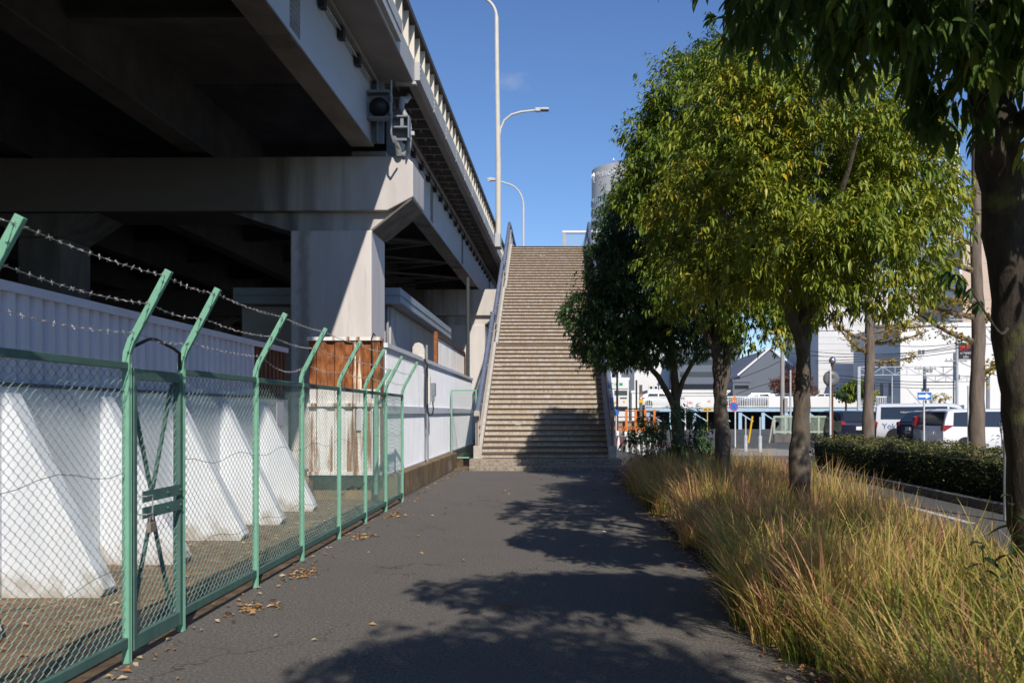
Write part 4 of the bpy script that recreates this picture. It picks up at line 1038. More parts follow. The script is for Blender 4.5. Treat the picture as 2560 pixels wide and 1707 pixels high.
tree("oak_tree", "evergreen tree outside the view, its shadow lying across the middle of the path", 2.9, 2.4,
     ([(2.9, 2.4, -.05), (2.85, 2.4, 1.5), (2.6, 2.5, 3.2), (2.4, 2.6, 5.0)], .16, .05), [([(2.6, 2.5, 3.2), (1.8, 2.4, 4.3), (1.4, 2.3, 4.9)], .07, .02)],
     [(2.2, 1.8, 4.75, 1.3, .75, .40), (1.3, 1.8, 4.85, .8, .6, .35), (2.7, 1.8, 4.7, .9, .6, .35)], 1500, 8, .12, 91, M_leafA, M_bark, inner=.3)
tree("oak_tree", "evergreen tree behind the viewpoint, its shadow crossing the nearest part of the path", 2.6, -1.6,
     ([(2.6, -1.6, -.05), (2.4, -1.6, 1.8), (2.1, -1.6, 3.4), (1.7, -1.6, 5.0)], .16, .05), [([(2.1, -1.6, 3.4), (1.4, -1.5, 4.4), (1.0, -1.5, 4.9)], .07, .02)],
     [(1.65, -1.6, 5.0, 1.1, 1.5, 1.1), (1.0, -1.5, 5.1, .7, .9, .7), (2.2, -1.8, 4.8, .8, 1.0, .8)], 2400, 8, .12, 92, M_leafA, M_bark, inner=.3)

# shrub below the dark tree
sh_ = thing("leafy_shrub", "dark leafy shrub growing round the foot of the dark tree beside the stairs", "shrub", (2.6, 18.8, 0))
crown([(2.5, 18.7, .95, .75, .6, .55), (3.1, 18.6, .7, .5, .5, .5), (2.0, 18.9, .8, .45, .4, .5)], 520, 7, .13, 51, M_leafB, sh_, hang=.2, width=.26, inner=.2, tint_mu=.3)
b = MB()
for i in range(9): b.tube([(2.55 + .05 * i - .2, 18.7, 0), (2.5 + (i - 4) * .15, 18.7 + .1 * math.sin(i), 1.3)], .012, 5)
b.build("stem", M_bark, sh_)

# ---------------- ornamental grass
M_grass = leaf_mat("dry_grass", [(0, (.09, .155, .03)), (.3, (.30, .34, .06)), (.52, (.62, .50, .14)), (.8, (.74, .48, .19)), (1, (.66, .32, .22))], rough=.6, trans=.4, spec=.25)
def blades(name, roots, h, lean, az_, width, tint, m, segs=4, parent=None, seed=1):
    N = len(roots); rng = np.random.default_rng(seed)
    hd = np.stack([np.cos(az_), np.sin(az_), np.zeros(N)], 1)
    wd = np.stack([-np.sin(az_ + rng.normal(0, .5, N)), np.cos(az_ + rng.normal(0, .5, N)), np.zeros(N)], 1)
    rows = []
    for k in range(segs):
        t = k / segs
        c = roots + hd * (h * lean * t ** 1.8)[:, None] + np.array([0, 0, 1.0]) * (h * (t - .38 * lean * t ** 2.4))[:, None]
        wv = wd * (width * (1 - t * .75) * .5)[:, None]
        rows += [c - wv, c + wv]
    tip = roots + hd * (h * lean)[:, None] + np.array([0, 0, 1.0]) * (h * (1 - .38 * lean))[:, None]
    co = np.stack(rows + [tip], 1).reshape(-1, 3); nv = 2 * segs + 1
    tri = []
    for k in range(segs - 1): tri += [2*k, 2*k+1, 2*k+3, 2*k, 2*k+3, 2*k+2]
    tri += [2*segs-2, 2*segs-1, 2*segs]; tri = np.array(tri); nf = len(tri) // 3
    idx = (np.arange(N)[:, None] * nv + tri[None, :]).ravel()
    lev = np.array([k for k in range(segs - 1) for _ in (0, 1)] + [segs - 1]) / (segs - 1)
    ft = np.clip(tint[:, None] + (lev[None, :] - .5) * .42, 0, 1).ravel()
    return np_mesh(name, co, 3, idx, m, parent, ft)
rng = np.random.default_rng(9)
# tussock centres, denser near the viewer
R_ = []
def left_edge(y): return 1.50 + .12 * np.sin(y * 1.7) + .10 * np.sin(y * .63 + 1) + np.where(y > 17, (y - 17) * .06, 0)
nt_ = 1500
ty = 2.6 + 19.0 * rng.random(nt_) ** 1.2; tx = rng.uniform(0, 1, nt_); tx = left_edge(ty) + tx * (4.36 - left_edge(ty))
keep = ~((ty > 17.2) & (tx > 2.3) & (tx < 3.3) & (ty < 19.5) & (rng.random(nt_) < .6))
tx, ty = tx[keep], ty[keep]; nt_ = len(tx)
th = .54 + .15 * rng.normal(0, 1, nt_).clip(-1.6, 1.7); th *= np.clip(1 - np.maximum(tx - (2.0 + .145 * ty), 0) / 1.2 * .8, .22, 1)
ttint = np.clip(rng.normal(.50, .22, nt_) + .10 * (ty > 9), .05, 1)
per_ = 44
j = np.arange(nt_).repeat(per_); N = len(j)
rad = np.abs(rng.normal(0, .075, N)); ang = rng.uniform(0, 6.283, N)
rt = np.stack([tx[j] + rad * np.cos(ang), ty[j] + rad * np.sin(ang), np.zeros(N)], 1)
rt[:, 0] = np.maximum(rt[:, 0], left_edge(rt[:, 1]) - .05)
h = th[j] * rng.uniform(.45, 1.35, N); lean = np.clip(.06 + rad * 1.9 + np.abs(rng.normal(0, .17, N)), .03, 1.05)
azm = ang + rng.normal(0, .5, N)
edge = (rt[:, 0] - left_edge(rt[:, 1])) < .35
azm = np.where(edge & (rng.random(N) < .55), math.pi + rng.normal(0, .7, N), azm); lean = np.where(edge, lean + .2, lean)
tint = np.clip(ttint[j] + rng.normal(0, .2, N), 0, 1)
wdt = rng.uniform(.0065, .0135, N) * np.where(rng.random(N) < .2, 1.6, 1)
struct(blades("tall_grass", rt, h, lean, azm, wdt, tint, M_grass, segs=5), "stuff")
# broad arching blades at the near right
N2 = 1500
ry = 3.0 + 5.5 * rng.random(N2) ** 1.4; rx = rng.uniform(1.7, 3.1, N2) + .1 * (ry - 4)
struct(blades("broad_grass", np.stack([rx, ry, np.zeros(N2)], 1), rng.uniform(.55, 1.0, N2), rng.uniform(.4, 1.15, N2), rng.uniform(0, 6.28, N2), rng.uniform(.010, .020, N2), np.clip(rng.normal(.27, .2, N2), 0, 1), M_grass, segs=7, seed=3), "stuff")
# fallen leaves
M_litter = leaf_mat("fallen_leaf", [(0, (.30, .12, .05)), (.5, (.42, .25, .09)), (1, (.55, .45, .30))], trans=.1, rough=.7)
N3 = 1760
lx = np.concatenate([rng.normal(1.42, .10, 700), rng.normal(FX - .9, .45, 520), rng.normal(FX + .1, .07, 200), rng.uniform(-2.4, 1.3, 80)] + [FX + .16 + np.abs(rng.normal(0, .12, 65)) for _ in range(4)])
ly = np.concatenate([rng.uniform(3.5, 22, 700), rng.uniform(4, 15, 520), rng.uniform(4, 23, 200), rng.uniform(3.5, 22, 80)] + [yy_ + rng.normal(0, .16, 65) for yy_ in (6.9, 8.4, 10.9, 13.2)])
lx = np.clip(lx, -4.3, 1.8)
an = rng.uniform(0, 6.28, N3)
struct(leaves("leaf_litter", np.stack([lx, ly, np.full(N3, .012)], 1), np.stack([np.cos(an), np.sin(an), rng.normal(.05, .12, N3)], 1), rng.uniform(.03, .08, N3), .42, rng.random(N3), M_litter, None, rng, droop=.05, fold=.35), "stuff")
# twig on the path
tw = thing("twig", "forked dry brown twig lying on the sunlit asphalt", "twig", (-.35, 6.95, 0))
b = MB(); b.tube([(-.48, 6.95, .01), (-.35, 6.93, .025), (-.22, 6.98, .02)], .004, 5); b.tube([(-.47, 6.95, .012), (-.36, 6.82, .02), (-.27, 6.80, .01)], .003, 5); b.build("stem", M_rusto, tw)

# near weed at the lower right
wd_ = thing("broadleaf_weed", "dark broad-leaved weed standing over the grass at the lower right", "plant", (2.75, 5.4, 0))
b = MB(); stems = []
for i, (dx, dy, hh) in enumerate(((0, 0, 1.0), (.18, .1, .85), (-.12, .12, .7), (.28, -.05, .75))):
    b.tube([(2.72 + dx * .4, 5.4 + dy * .4, 0), (2.72 + dx * .8, 5.4 + dy, hh * .6), (2.72 + dx, 5.4 + dy, hh)], [.008, .006, .003], 6); stems.append((2.72 + dx, 5.4 + dy, hh))
b.build("stem", M_leafW, wd_)
B = []; D = []
for sx_, sy_, hh in stems:
    for q in range(13):
        t = .3 + .7 * q / 12; a = q * 2.4; B.append((sx_, sy_, hh * t)); D.append((math.cos(a), math.sin(a), -.15 + .5 * (q > 10)))
B, D = np.array(B), np.array(D, float)
leaves("foliage", B, D, rng.uniform(.10, .17, len(B)), .30, rng.random(len(B)), M_leafW, wd_, rng, droop=.35, rich=True)

# ---------------- clipped hedge
hg = thing("clipped_hedge", "long dark green clipped hedge behind the kerb right of the lane", "hedge", (7.6, 14, 0))
N = 30000
hy = rng.uniform(5, 25.0, N)
face = rng.random(N)
hx = np.where(face < .42, 6.92 + np.abs(rng.normal(0, .10, N)), rng.uniform(6.9, 8.35, N))
top_z = .84 + .05 * np.sin(hy * 2.1) + .04 * np.sin(hx * 5 + hy)
hz = np.where(face < .42, rng.uniform(.08, 1, N) * top_z, np.where(face < .92, top_z - np.abs(rng.normal(0, .07, N)), rng.uniform(.1, .8, N)))
hz += .03 * rng.normal(0, 1, N)
an = rng.uniform(0, 6.28, N)
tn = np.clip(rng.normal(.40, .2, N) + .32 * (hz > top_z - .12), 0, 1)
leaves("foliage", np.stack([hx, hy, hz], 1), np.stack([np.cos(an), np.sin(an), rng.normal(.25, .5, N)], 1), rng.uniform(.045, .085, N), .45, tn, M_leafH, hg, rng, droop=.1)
b = MB(); b.box((7.1, 5.1, 0), (8.2, 24.8, .68)); b.build("branch_core", mat("hedge_twigs", (.03, .025, .018), (.02, .02, .012), scale=20, rough=1), hg)
# loose sprays above the hedge
sy = thing("tall_sapling", "young sapling with a few leaves sticking up through the hedge", "sapling", (7.3, 14.8, 0))
b = MB(); b.tube([(7.3, 14.8, 0), (7.32, 14.8, .9), (7.25, 14.8, 1.35)], .01, 5); b.build("stem", M_bark, sy)
B = np.array([(7.3 + rng.normal(0, .06), 14.8, 1.0 + .38 * q / 16) for q in range(17)]); an = rng.uniform(0, 6.28, 17)
leaves("foliage", B, np.stack([np.cos(an), np.sin(an), rng.normal(0, .3, 17)], 1), rng.uniform(.06, .10, 17), .4, rng.random(17) * .5, M_leafH, sy, rng)

# ---------------- ginkgo trees in the hedge
def ginkgo(label, x, y, h, r, boughs, seed):
    t = thing("ginkgo_tree", label, "tree", (x, y, 0), "ginkgo trees in the hedge")
    b = MB(); limb(b, [(x, y, -.05), (x - .02, y, 1.5), (x + .02, y, 3.0), (x - .03, y, 4.6), (x, y, h)], r, r * .45, seed, 12, 6, .015)
    rng = np.random.default_rng(seed); Bs = []
    for (z0, dx, dy, dz) in boughs:
        p0 = Vector((x, y, z0)); p2 = p0 + Vector((dx, dy, dz)); p1 = p0.lerp(p2, .5) + Vector((0, 0, -.08))
        limb(b, [p0, p1, p2], r * .38, .012, seed + int(z0 * 10), 6, 4, .05)
        for q in range(46):
            t_ = rng.uniform(.15, 1.02); a = np.array(p0.lerp(p2, t_)) + np.array([0, 0, -.08 * math.sin(math.pi * min(t_, 1))]) + rng.normal(0, .06, 3)
            Bs.append(a)
    b.build("trunk", M_barkG, t, smooth=True)
    Bs = np.array(Bs); per = 5; Bs = np.repeat(Bs, per, 0) + rng.normal(0, .025, (len(Bs) * per, 3)); N = len(Bs)
    d = np.stack([rng.normal(0, 1, N), rng.normal(0, 1, N), rng.normal(-.2, .6, N)], 1)
    leaves("crown", Bs, d, rng.uniform(.045, .07, N), 1.0, np.clip(rng.normal(.5, .25, N), 0, 1), M_leafG, t, rng, droop=.1)
    return t
ginkgo("ginkgo tree with sparse yellow leaves standing in the hedge behind the one-way sign", 7.6, 16.3, 8.5, .165,
       [(2.75, -1.1, .1, .6), (3.2, -1.4, -.1, .45), (3.55, -1.5, .2, .8), (4.0, -1.35, 0, .75), (4.5, -1.3, .1, .8), (3.1, .6, -.1, .5), (2.2, .5, 0, .35), (4.8, -.9, .2, .9), (3.5, -1.1, -.5, .15)], 61)
ginkgo("ginkgo tree with sparse yellow leaves standing at the hedge end before the black car", 7.62, 22, 7.6, .165,
       [(2.9, -.8, 0, .7), (3.15, 1.5, .1, .35), (3.25, -.9, .1, .5), (3.4, 1.7, 0, .65), (3.7, 1.2, 0, .8), (2.75, 1.0, -.3, .1), (4.0, -.8, .1, .8), (3.6, 2.1, .2, .1), (3.2, .9, -.3, .45), (4.3, 1.0, 0, .8)], 71)
# ================================================================ RIGHT-HAND STREET FURNITURE
M_wpole = mat("white_pole_paint", (.70, .71, .70), (.6, .61, .61), scale=5, rough=.45)
M_wgal = mat("pale_galvanised", (.50, .52, .54), (.42, .44, .46), scale=5, rough=.5)
M_blue = mat("sign_blue", (.02, .16, .55), rough=.4)
M_redp = mat("sign_red", (.60, .03, .03), rough=.4)
M_yel = mat("sign_yellow", (.75, .45, .02), rough=.45)
M_org = mat("orange_paint", (.75, .22, .03), (.62, .17, .03), scale=6, rough=.55)
M_txtw = mat("white_lettering", (.8, .8, .8), rough=.5)
def pole(o, x, y, z0, z1, r, m, name="pole"):
    c = MB(); c.tube([(x, y, z0), (x, y, z1)], r, 10); return c.build(name, m, o, smooth=True)

x, y = ax(2310, 32), 32
o = thing("one_way_sign", "blue rectangular one-way sign with a white right-pointing arrow on a white pole", "road sign", (x, y, 0))
pole(o, x, y, 0, az(977, y), .032, M_wpole)
zc = az(990, y); hw, hh = .265, .148
c = MB(); c.box((x - hw, y - .05, zc - hh), (x + hw, y - .035, zc + hh)); pl = c.build("sign_plate", M_txtw, o, bevel=.006)
c = MB(); c.box((x - hw + .018, y - .053, zc - hh + .018), (x + hw - .018, y - .0505, zc + hh - .018)); c.build("blue_field", M_blue, pl)
c = MB(); c.prism([(x - .215, zc - .045), (x + .04, zc - .045), (x + .04, zc - .105), (x + .225, zc), (x + .04, zc + .105), (x + .04, zc + .045), (x - .215, zc + .045)], 'y', y - .056, y - .0535); c.build("arrow", M_txtw, pl)

x, y = ax(2421, 31), 31
o = thing("plain_white_post", "plain white post without a sign standing in front of the white minivan", "post", (x, y, 0)); pole(o, x, y, 0, az(969, y), .036, M_wpole)
c = MB(); c.lathe([(.045, 0), (.045, .05), (.02, .07)], (x, y, az(969, y)), 10); c.build("cap", M_wpole, o)

x, y = ax(2076, 34), 34
o = thing("convex_mirror", "round traffic mirror seen from behind on a white pole beside the black car", "traffic mirror", (x, y, 0))
pole(o, x, y, 0, az(925, y), .038, M_wpole)
c = MB(); mx_, mz = ax(2081, y), az(946, y); c.lathe([(0, .02), (.12, -.02), (.24, .0), (.30, .05), (.31, .09), (.30, .12), (0, .12)], (mx_, y + .06, mz), 28, 'y'); c.build("mirror_back", mat('mirror_back_grey', (.17, .17, .175), (.10, .10, .10), scale=6, rough=.4), o, smooth=True)

def globe_lamp(px, pyc, d, dia_px, label):
    x = ax(px, d); z = az(pyc, d); r = dia_px / 2 / F * d
    o = thing("globe_lamp", label, "lamp", (x, d, 0), "silver globe lamps")
    c = MB(); c.tube([(x, d, 0), (x, d, z - r * 1.4)], r * .28, 10); c.lathe([(r * .45, -1.75 * r), (r * .45, -1.2 * r), (r * .6, -.95 * r), (0, -.9 * r)], (x, d, z), 12); c.build("pole", M_rustd if px < 2200 else M_wgal, o, smooth=True)
    c = MB(); c.lathe([(r * math.sin(a), -r * math.cos(a)) for a in [i * math.pi / 12 for i in range(13)]], (x, d, z), 20)
    c.build("globe", mat("globe_metal", (.55, .55, .56), rough=.22, metal=.9), o, smooth=True)
globe_lamp(2081, 901, 41, 18, "silver globe lamp above the round mirror back")
globe_lamp(2505, 923, 30, 15, "silver globe lamp against the tan building wall")
x, y = ax(2518, 12.6), 12.6
o = thing("grey_sign_pole", "thick grey pole standing just left of the nearest tree trunk", "pole", (x, y, 0)); pole(o, x, y, 0, az(850, y), .052, M_wgal)

x, y = ax(1838, 38), 38
o = thing("no_parking_sign", "round blue no parking sign with red rim and slash on a white pole", "road sign", (x, y, 0))
pole(o, x, y, 0, az(1005, y), .03, M_wpole)
cx, cz, r = ax(1834, y), az(1016, y), .19
c = MB(); c.lathe([(0, -.02), (r, -.02), (r, 0), (0, 0)], (cx, y - .04, cz), 28, 'y'); pl = c.build("sign_disc", M_redp, o)
c = MB(); c.lathe([(0, -.004), (r * .78, -.004), (r * .78, 0), (0, 0)], (cx, y - .061, cz), 28, 'y'); c.build("blue_field", M_blue, pl)
c = MB(); c.bar((cx - r * .56, y - .068, cz + r * .56), (cx + r * .56, y - .068, cz - r * .56), .004, r * .2, up=(0, 1, 0)); c.build("red_slash", M_redp, pl)
c = MB(); c.prism([(cx - .1, cz + .24), (cx + .12, cz + .24), (cx + .05, cz + .5), (cx, cz + .4)], 'y', y - .03, y - .02); c.build("warning_plate", M_org, o)

for i, (px, yb) in enumerate(((1864, 1128), (1900, 1130))):
    d = 1.5 * F / (yb - VY); x = ax(px, d)
    o = thing("grey_bollard", ("grey bollard with a thick sleeve, left one of the pair beside the forked trunk", "grey bollard with a thick sleeve, right one of the pair beside the forked trunk")[i], "bollard", (x, d, 0), "grey bollards")
    c = MB(); c.tube([(x, d, 0), (x, d, .62)], .075, 12); c.build("sleeve", M_wgal, o, smooth=True); pole(o, x, d, .62, az(1042, d), .03, M_wgal)
x, y = ax(1871, 45), 45
o = thing("yellow_stake", "leaning yellow stake marking the car park entrance", "stake", (x, y, 0)); c = MB(); c.tube([(x, y, 0), (x + .2, y, az(1040, y))], .05, 8); c.build("pole", M_yel, o)
x, y = ax(1928, 45), 45
o = thing("bare_timber_stake", "leaning pale timber stake beside the low green fence", "stake", (x, y, 0)); c = MB(); c.tube([(x - .1, y, 0), (x + .1, y, 1.2)], .045, 8); c.build("pole", M_beige, o)

# low pale-green fence on a block base
M_pg = mat("pale_green_paint", (.40, .47, .38), (.33, .40, .32), scale=4, rough=.6)
x0, x1, y = ax(1936, 46), ax(2075, 46), 46
o = thing("low_green_fence", "low pale green mesh fence on grey concrete blocks behind the tree trunk", "fence", ((x0 + x1) / 2, y, 0))
c = MB(); c.box((x0, y, -.01), (x1, y + .15, .42)); c.build("block_base", M_conc_dk, o)
c = MB(); c.box((x0, y + .04, az(1044, y)), (x1, y + .1, az(1039, y))); c.box((x0, y + .04, .47), (x1, y + .1, .56))
for t in range(6): xx = x0 + (x1 - x0) * t / 5; c.box((xx - .05, y + .03, .42), (xx + .05, y + .11, az(1040, y)))
c.build("frame", M_pg, o)
c = MB()
n_ = 70
for t in range(n_):
    xx = x0 + (x1 - x0) * t / n_
    c.tube([(xx, y + .07, .56), (min(xx + .6, x1), y + .07, 1.28)], .008, 3); c.tube([(xx, y + .075, 1.28), (min(xx + .6, x1), y + .075, .56)], .008, 3)
c.build("mesh", M_pg, o)

# orange site fence and white guard pipe right of the stairs
y = 60; x0, x1 = ax(1520, y), ax(1650, y)
o = thing("orange_barrier_fence", "orange post-and-rail barrier with a slatted foot beyond the stairs", "barrier", ((x0 + x1) / 2, y, 0))
zt, zb = az(1027, y), az(1078, y)
for px in (1516, 1541, 1566, 1589, 1613, 1636):
    xx = ax(px, y); c = MB(); c.box((xx - .08, y - .05, 0), (xx + .08, y + .05, zt + .1)); c.build("post", M_org, o)
c = MB()
for z in (zt, zt - .4, zt - .72): c.box((x0, y + .055, z - .03), (x1, y + .10, z + .03))
c.build("rail", M_rustd, o)
c = MB()
for k in range(28):
    xx = x0 + (x1 - x0) * k / 28; c.bar((xx, y - .08, zb), (xx + .12, y - .08, zb + .34), .05, .05)
c.build("slatted_foot", M_org, o)
c = MB(); c.box((x0, y + .5, 0), (x1, y + .7, .95)); c.build("concrete_upstand", M_pave, o)
M_white2 = mat("white_pipe_paint", (.78, .78, .76), rough=.45)
g = thing("white_guard_pipe", "white pipe guard rail with leaning posts curving away past the stairs", "guard rail", (2.9, 33, 0))
pp = [(2.5, 36.5), (2.72, 35.0), (2.86, 33.9), (2.97, 32.9), (3.08, 32.0), (3.2, 31.1), (3.33, 30.2)]
for xx, yy in pp:
    c = MB(); c.tube([(xx + .06, yy, -.02), (xx, yy, .72)], .07, 10); c.lathe([(.07, 0), (.05, .04), (0, .05)], (xx, yy, .72), 10); c.build("post", M_white2, g, smooth=True)
c = MB(); c.tube([(xx, yy, .56) for xx, yy in pp], .03, 8); c.build("rail", M_white2, g, smooth=True)

# ================================================================ VEHICLES
M_tyre = mat("tyre_rubber", (.02, .02, .02), rough=.8)
M_rim = mat("alloy_rim", (.5, .5, .52), rough=.3, metal=.7)
M_tail = mat("tail_light_red", (.26, .012, .018), rough=.15, spec=.8)
M_carglass = mat("car_glass", (.025, .03, .038), rough=.05, spec=.9)
M_plate = mat("number_plate_white", (.75, .75, .72), rough=.5)
def paint(name, c, metal=.0): 
    m = mat(name, c, rough=.25, spec=.6, metal=metal); nodes_of(m)[2].inputs["Coat Weight"].default_value = .6; return m
M_pw, M_pb, M_ps = paint("white_car_paint", (.74, .75, .77)), paint("black_car_paint", (.012, .014, .03)), paint("silver_car_paint", (.22, .24, .29), .4)

def vehicle(name, label, prof, W, paint_m, windows, wheels, loc, rot, tail=None, lamps_z=(.95, 1.15), roof_in=.16, scale=1.0, hatch=None, plate_z=.75, group=None, lamp_len=.42):
    """prof: list of (x, z_belt, z_roof) from rear to front. Built at the origin, front along +X, then placed."""
    o = thing(name, label, "van" if "van" in name else "car", (0, 0, 0), group)
    vs = []; fs = []; hw = W / 2
    ring = 12
    for x, zb, zr in prof:
        g = max(zr - zb, 0.0)
        rin = roof_in * min(1, g / .5)
        half = [(hw * .90, .28), (hw * .985, .45), (hw, .72), (hw * .985, zb), (hw - rin, zb + g * .93), (hw - rin - .14, zb + g)]
        for yy, zz in half: vs.append((x, -yy, zz))
        for yy, zz in reversed(half): vs.append((x, yy, zz))
    for i in range(len(prof) - 1):
        for k in range(ring):
            k2 = (k + 1) % ring; fs.append((i*ring+k, i*ring+k2, (i+1)*ring+k2, (i+1)*ring+k))
    fs.append(tuple(range(ring))); fs.append(tuple((len(prof)-1)*ring+k for k in range(ring)))
    c = MB(); c.add(vs, fs); c.build("body", paint_m, o, smooth=True, bevel=.03, local=True)
    def side(x, t, s):
        for (a, b_) in zip(prof[:-1], prof[1:]):
            if a[0] <= x <= b_[0]:
                u = (x - a[0]) / (b_[0] - a[0]); zb = a[1] + (b_[1]-a[1])*u; zr = a[2] + (b_[2]-a[2])*u
                rin = roof_in * min(1, (zr - zb) / .5)
                return Vector((x, s * (hw * .985 + (-rin + hw * .015) * t / .93 + .012), zb + (zr - zb) * t))
    for s in (-1, 1):
        for poly in windows:
            q = [side(x, t, s) for x, t in poly]; c = MB(); n0 = len(q)
            q2 = [v_ - Vector((0, s * .02, 0)) for v_ in q]
            c.add(q + q2, [tuple(range(n0)), tuple(range(2*n0-1, n0-1, -1))] + [(i, (i+1) % n0, (i+1) % n0 + n0, i + n0) for i in range(n0)])
            c.build("side_window", M_carglass, o, local=True)
    # rear glass and windscreen between the given stations
    if hatch:
        (xa, za, xb, zb_) = hatch
        nrm = Vector((-(zb_ - za), 0, (xb - xa))).normalized() * .045
        wa, wb = hw * .84, hw * .72
        q = [Vector((xa, -wa, za)) + nrm, Vector((xa, wa, za)) + nrm, Vector((xb, wb, zb_)) + nrm, Vector((xb, -wb, zb_)) + nrm]
        c = MB(); q2 = [v_ - nrm * 2 for v_ in q]
        c.add(q + q2, [(0,1,2,3), (7,6,5,4), (0,1,5,4), (1,2,6,5), (2,3,7,6), (3,0,4,7)]); c.build("rear_window", M_carglass, o, local=True)
    xr = prof[0][0]
    for s in (-1, 1):
        c = MB(); zl0, zl1 = lamps_z
        c.prism([(xr - .03, zl0), (xr + .05, zl0 - .02), (xr + lamp_len, zl1 + .03), (xr + lamp_len * .25, zl1 + .04), (xr - .01, zl1)], 'y', s * (hw * .80), s * (hw + .012)); c.build("tail_light", M_tail, o, local=True)
    c = MB(); c.box((xr - .045, -.17, plate_z), (xr - .02, .17, plate_z + .17)); c.build("number_plate", M_plate, o, local=True)
    c = MB(); c.box((xr - .06, -hw * .93, .32), (xr + .1, hw * .93, .56)); c.build("bumper", paint_m, o, bevel=.04, local=True)
    for x in wheels:
        for s in (-1, 1):
            c = MB(); c.lathe([(.20, -.11), (.31, -.11), (.335, -.08), (.335, .08), (.31, .11), (.20, .11)], (x, s * (hw - .10), .335), 24, 'y'); wl = c.build("wheel", M_tyre, o, smooth=True, local=True)
            c = MB(); c.lathe([(0, -.06), (.2, -.09), (.21, 0), (.2, .09), (0, .06)], (x, s * (hw - .10), .335), 14, 'y'); c.build("rim", M_rim, wl, local=True)
            c = MB(); c.lathe([(.36, -.02), (.40, -.02), (.40, .02), (.36, .02)], (x, s * (hw - .012), .335), 24, 'y'); c.build("wheel_arch", M_tyre, o, local=True)
    o.location = loc; o.rotation_euler = (0, 0, rot); o.scale = (scale,) * 3
    return o
miniP = [(-2.42, .95, .96), (-2.36, 1.02, 1.12), (-2.28, 1.03, 1.40), (-2.14, 1.04, 1.78), (-1.9, 1.04, 1.85), (.6, 1.04, 1.86), (1.1, 1.02, 1.78), (1.75, .98, 1.28), (1.95, .95, 1.06), (2.35, .88, .92), (2.43, .7, .72)]
miniW = [[(-2.0, .14), (-1.92, .82), (-.95, .86), (-.9, .12)], [(-.82, .12), (-.86, .86), (.15, .86), (.15, .10)], [(.24, .10), (.24, .86), (.95, .86), (1.4, .45), (1.4, .12)]]
def cam_loc(px, d, z=0): return (ax(px, d), d, z)
vehicle("white_minivan", "large white minivan with a red tail light parked nearest behind the hedge", miniP, 1.83, M_pw, miniW, (-1.5, 1.45), cam_loc(2474, 37, -.2), R(4), hatch=(-2.33, 1.16, -2.17, 1.72), lamps_z=(.98, 1.16))
vehicle("silver_minivan", "silver grey minivan parked between the black hatchback and the white minivan", miniP, 1.78, M_ps, miniW, (-1.5, 1.45), cam_loc(2438, 40.2, -.2), R(6), hatch=(-2.33, 1.16, -2.17, 1.72), lamps_z=(1.1, 1.5))
suvP = [(-2.25, .98, .99), (-2.2, 1.04, 1.10), (-2.05, 1.06, 1.32), (-1.75, 1.06, 1.62), (-1.4, 1.06, 1.69), (.2, 1.04, 1.70), (.7, 1.02, 1.60), (1.35, 1.0, 1.12), (1.6, .98, 1.04), (2.15, .84, .88), (2.27, .66, .7)]
suvW = [[(-1.75, .15), (-1.45, .82), (-.55, .86), (-.5, .10)], [(-.42, .10), (-.45, .86), (.35, .86), (.9, .3), (.9, .1)]]
vehicle("black_suv", "black car with bright red tail lights parked left of the ginkgo trunk", suvP, 1.82, M_pb, suvW, (-1.38, 1.38), cam_loc(2096, 46.5, -.1), R(98), hatch=(-2.16, 1.14, -1.80, 1.58), lamps_z=(1.0, 1.16))
vehicle("black_hatchback", "black car squeezed between the white lettered van and the silver minivan", suvP, 1.78, M_pb, suvW, (-1.38, 1.38), cam_loc(2374, 43.2, -.1), R(14), hatch=(-2.16, 1.14, -1.80, 1.58), lamps_z=(1.0, 1.14))
vanP = [(-2.36, .98, .99), (-2.34, 1.05, 1.3), (-2.30, 1.06, 1.88), (-2.15, 1.07, 1.98), (1.2, 1.07, 1.99), (1.55, 1.06, 1.9), (2.1, 1.02, 1.25), (2.22, .98, 1.08), (2.36, .7, .74)]
vanW = [[(-2.12, .12), (-2.10, .80), (1.0, .82), (1.0, .12)], [(1.1, .12), (1.1, .8), (1.45, .78), (1.8, .3), (1.8, .12)]]
van = vehicle("white_van", "white van with blue lettering on its side parked behind the black cars", vanP, 1.72, M_pw, vanW, (-1.45, 1.25), (0, 0, 0), 0, hatch=(-2.345, 1.25, -2.31, 1.8), lamps_z=(.7, 1.0), lamp_len=.11)
M_navy = mat("navy_lettering", (.03, .10, .28), rough=.5)
text_mesh("lettering", "Yokohama", .40, M_navy, van, (-2.05, -.868, .70), (1, 0, 0), (0, 0, 1), .003)
text_mesh("window_lettering", "YOKOHAMA", .11, M_txtw, van, (-1.2, -.862, 1.50), (1, 0, 0), (0, .1, 1), .003)
van.location = cam_loc(2312, 46, -.02); van.rotation_euler = (0, 0, R(-19)); van.scale = (1.0,) * 3

# ================================================================ CAR-PARK DECK AND FAR BACKGROUND
M_pblue = mat("pale_blue_steel", (.40, .56, .70), (.34, .49, .62), scale=3, rough=.5)
M_bld_w = mat("white_building", (.80, .79, .77), (.74, .73, .71), scale=.12, rough=.8)
M_bld_w2 = mat("offwhite_tile", (.72, .71, .69), (.66, .65, .64), scale=.2, rough=.8)
M_bld_t = mat("tan_building", (.60, .46, .36), (.55, .42, .33), scale=.15, rough=.85)
M_bld_g = mat("grey_building", (.15, .17, .21), (.13, .15, .18), scale=.15, rough=.85)
M_line = mat("facade_joint", (.42, .41, .40), rough=.8)
y = 82
dk = thing("parking_deck", "two-level car park deck with white railings on pale blue steel", "parking deck", (ax(1860, y), y, 0))
zt = 1.95
xa, xb = ax(1612, y), ax(2260, y)
c = MB(); c.box((xa, y, zt - .1), (xb, y + 22, zt)); c.build("deck", M_pave, dk)
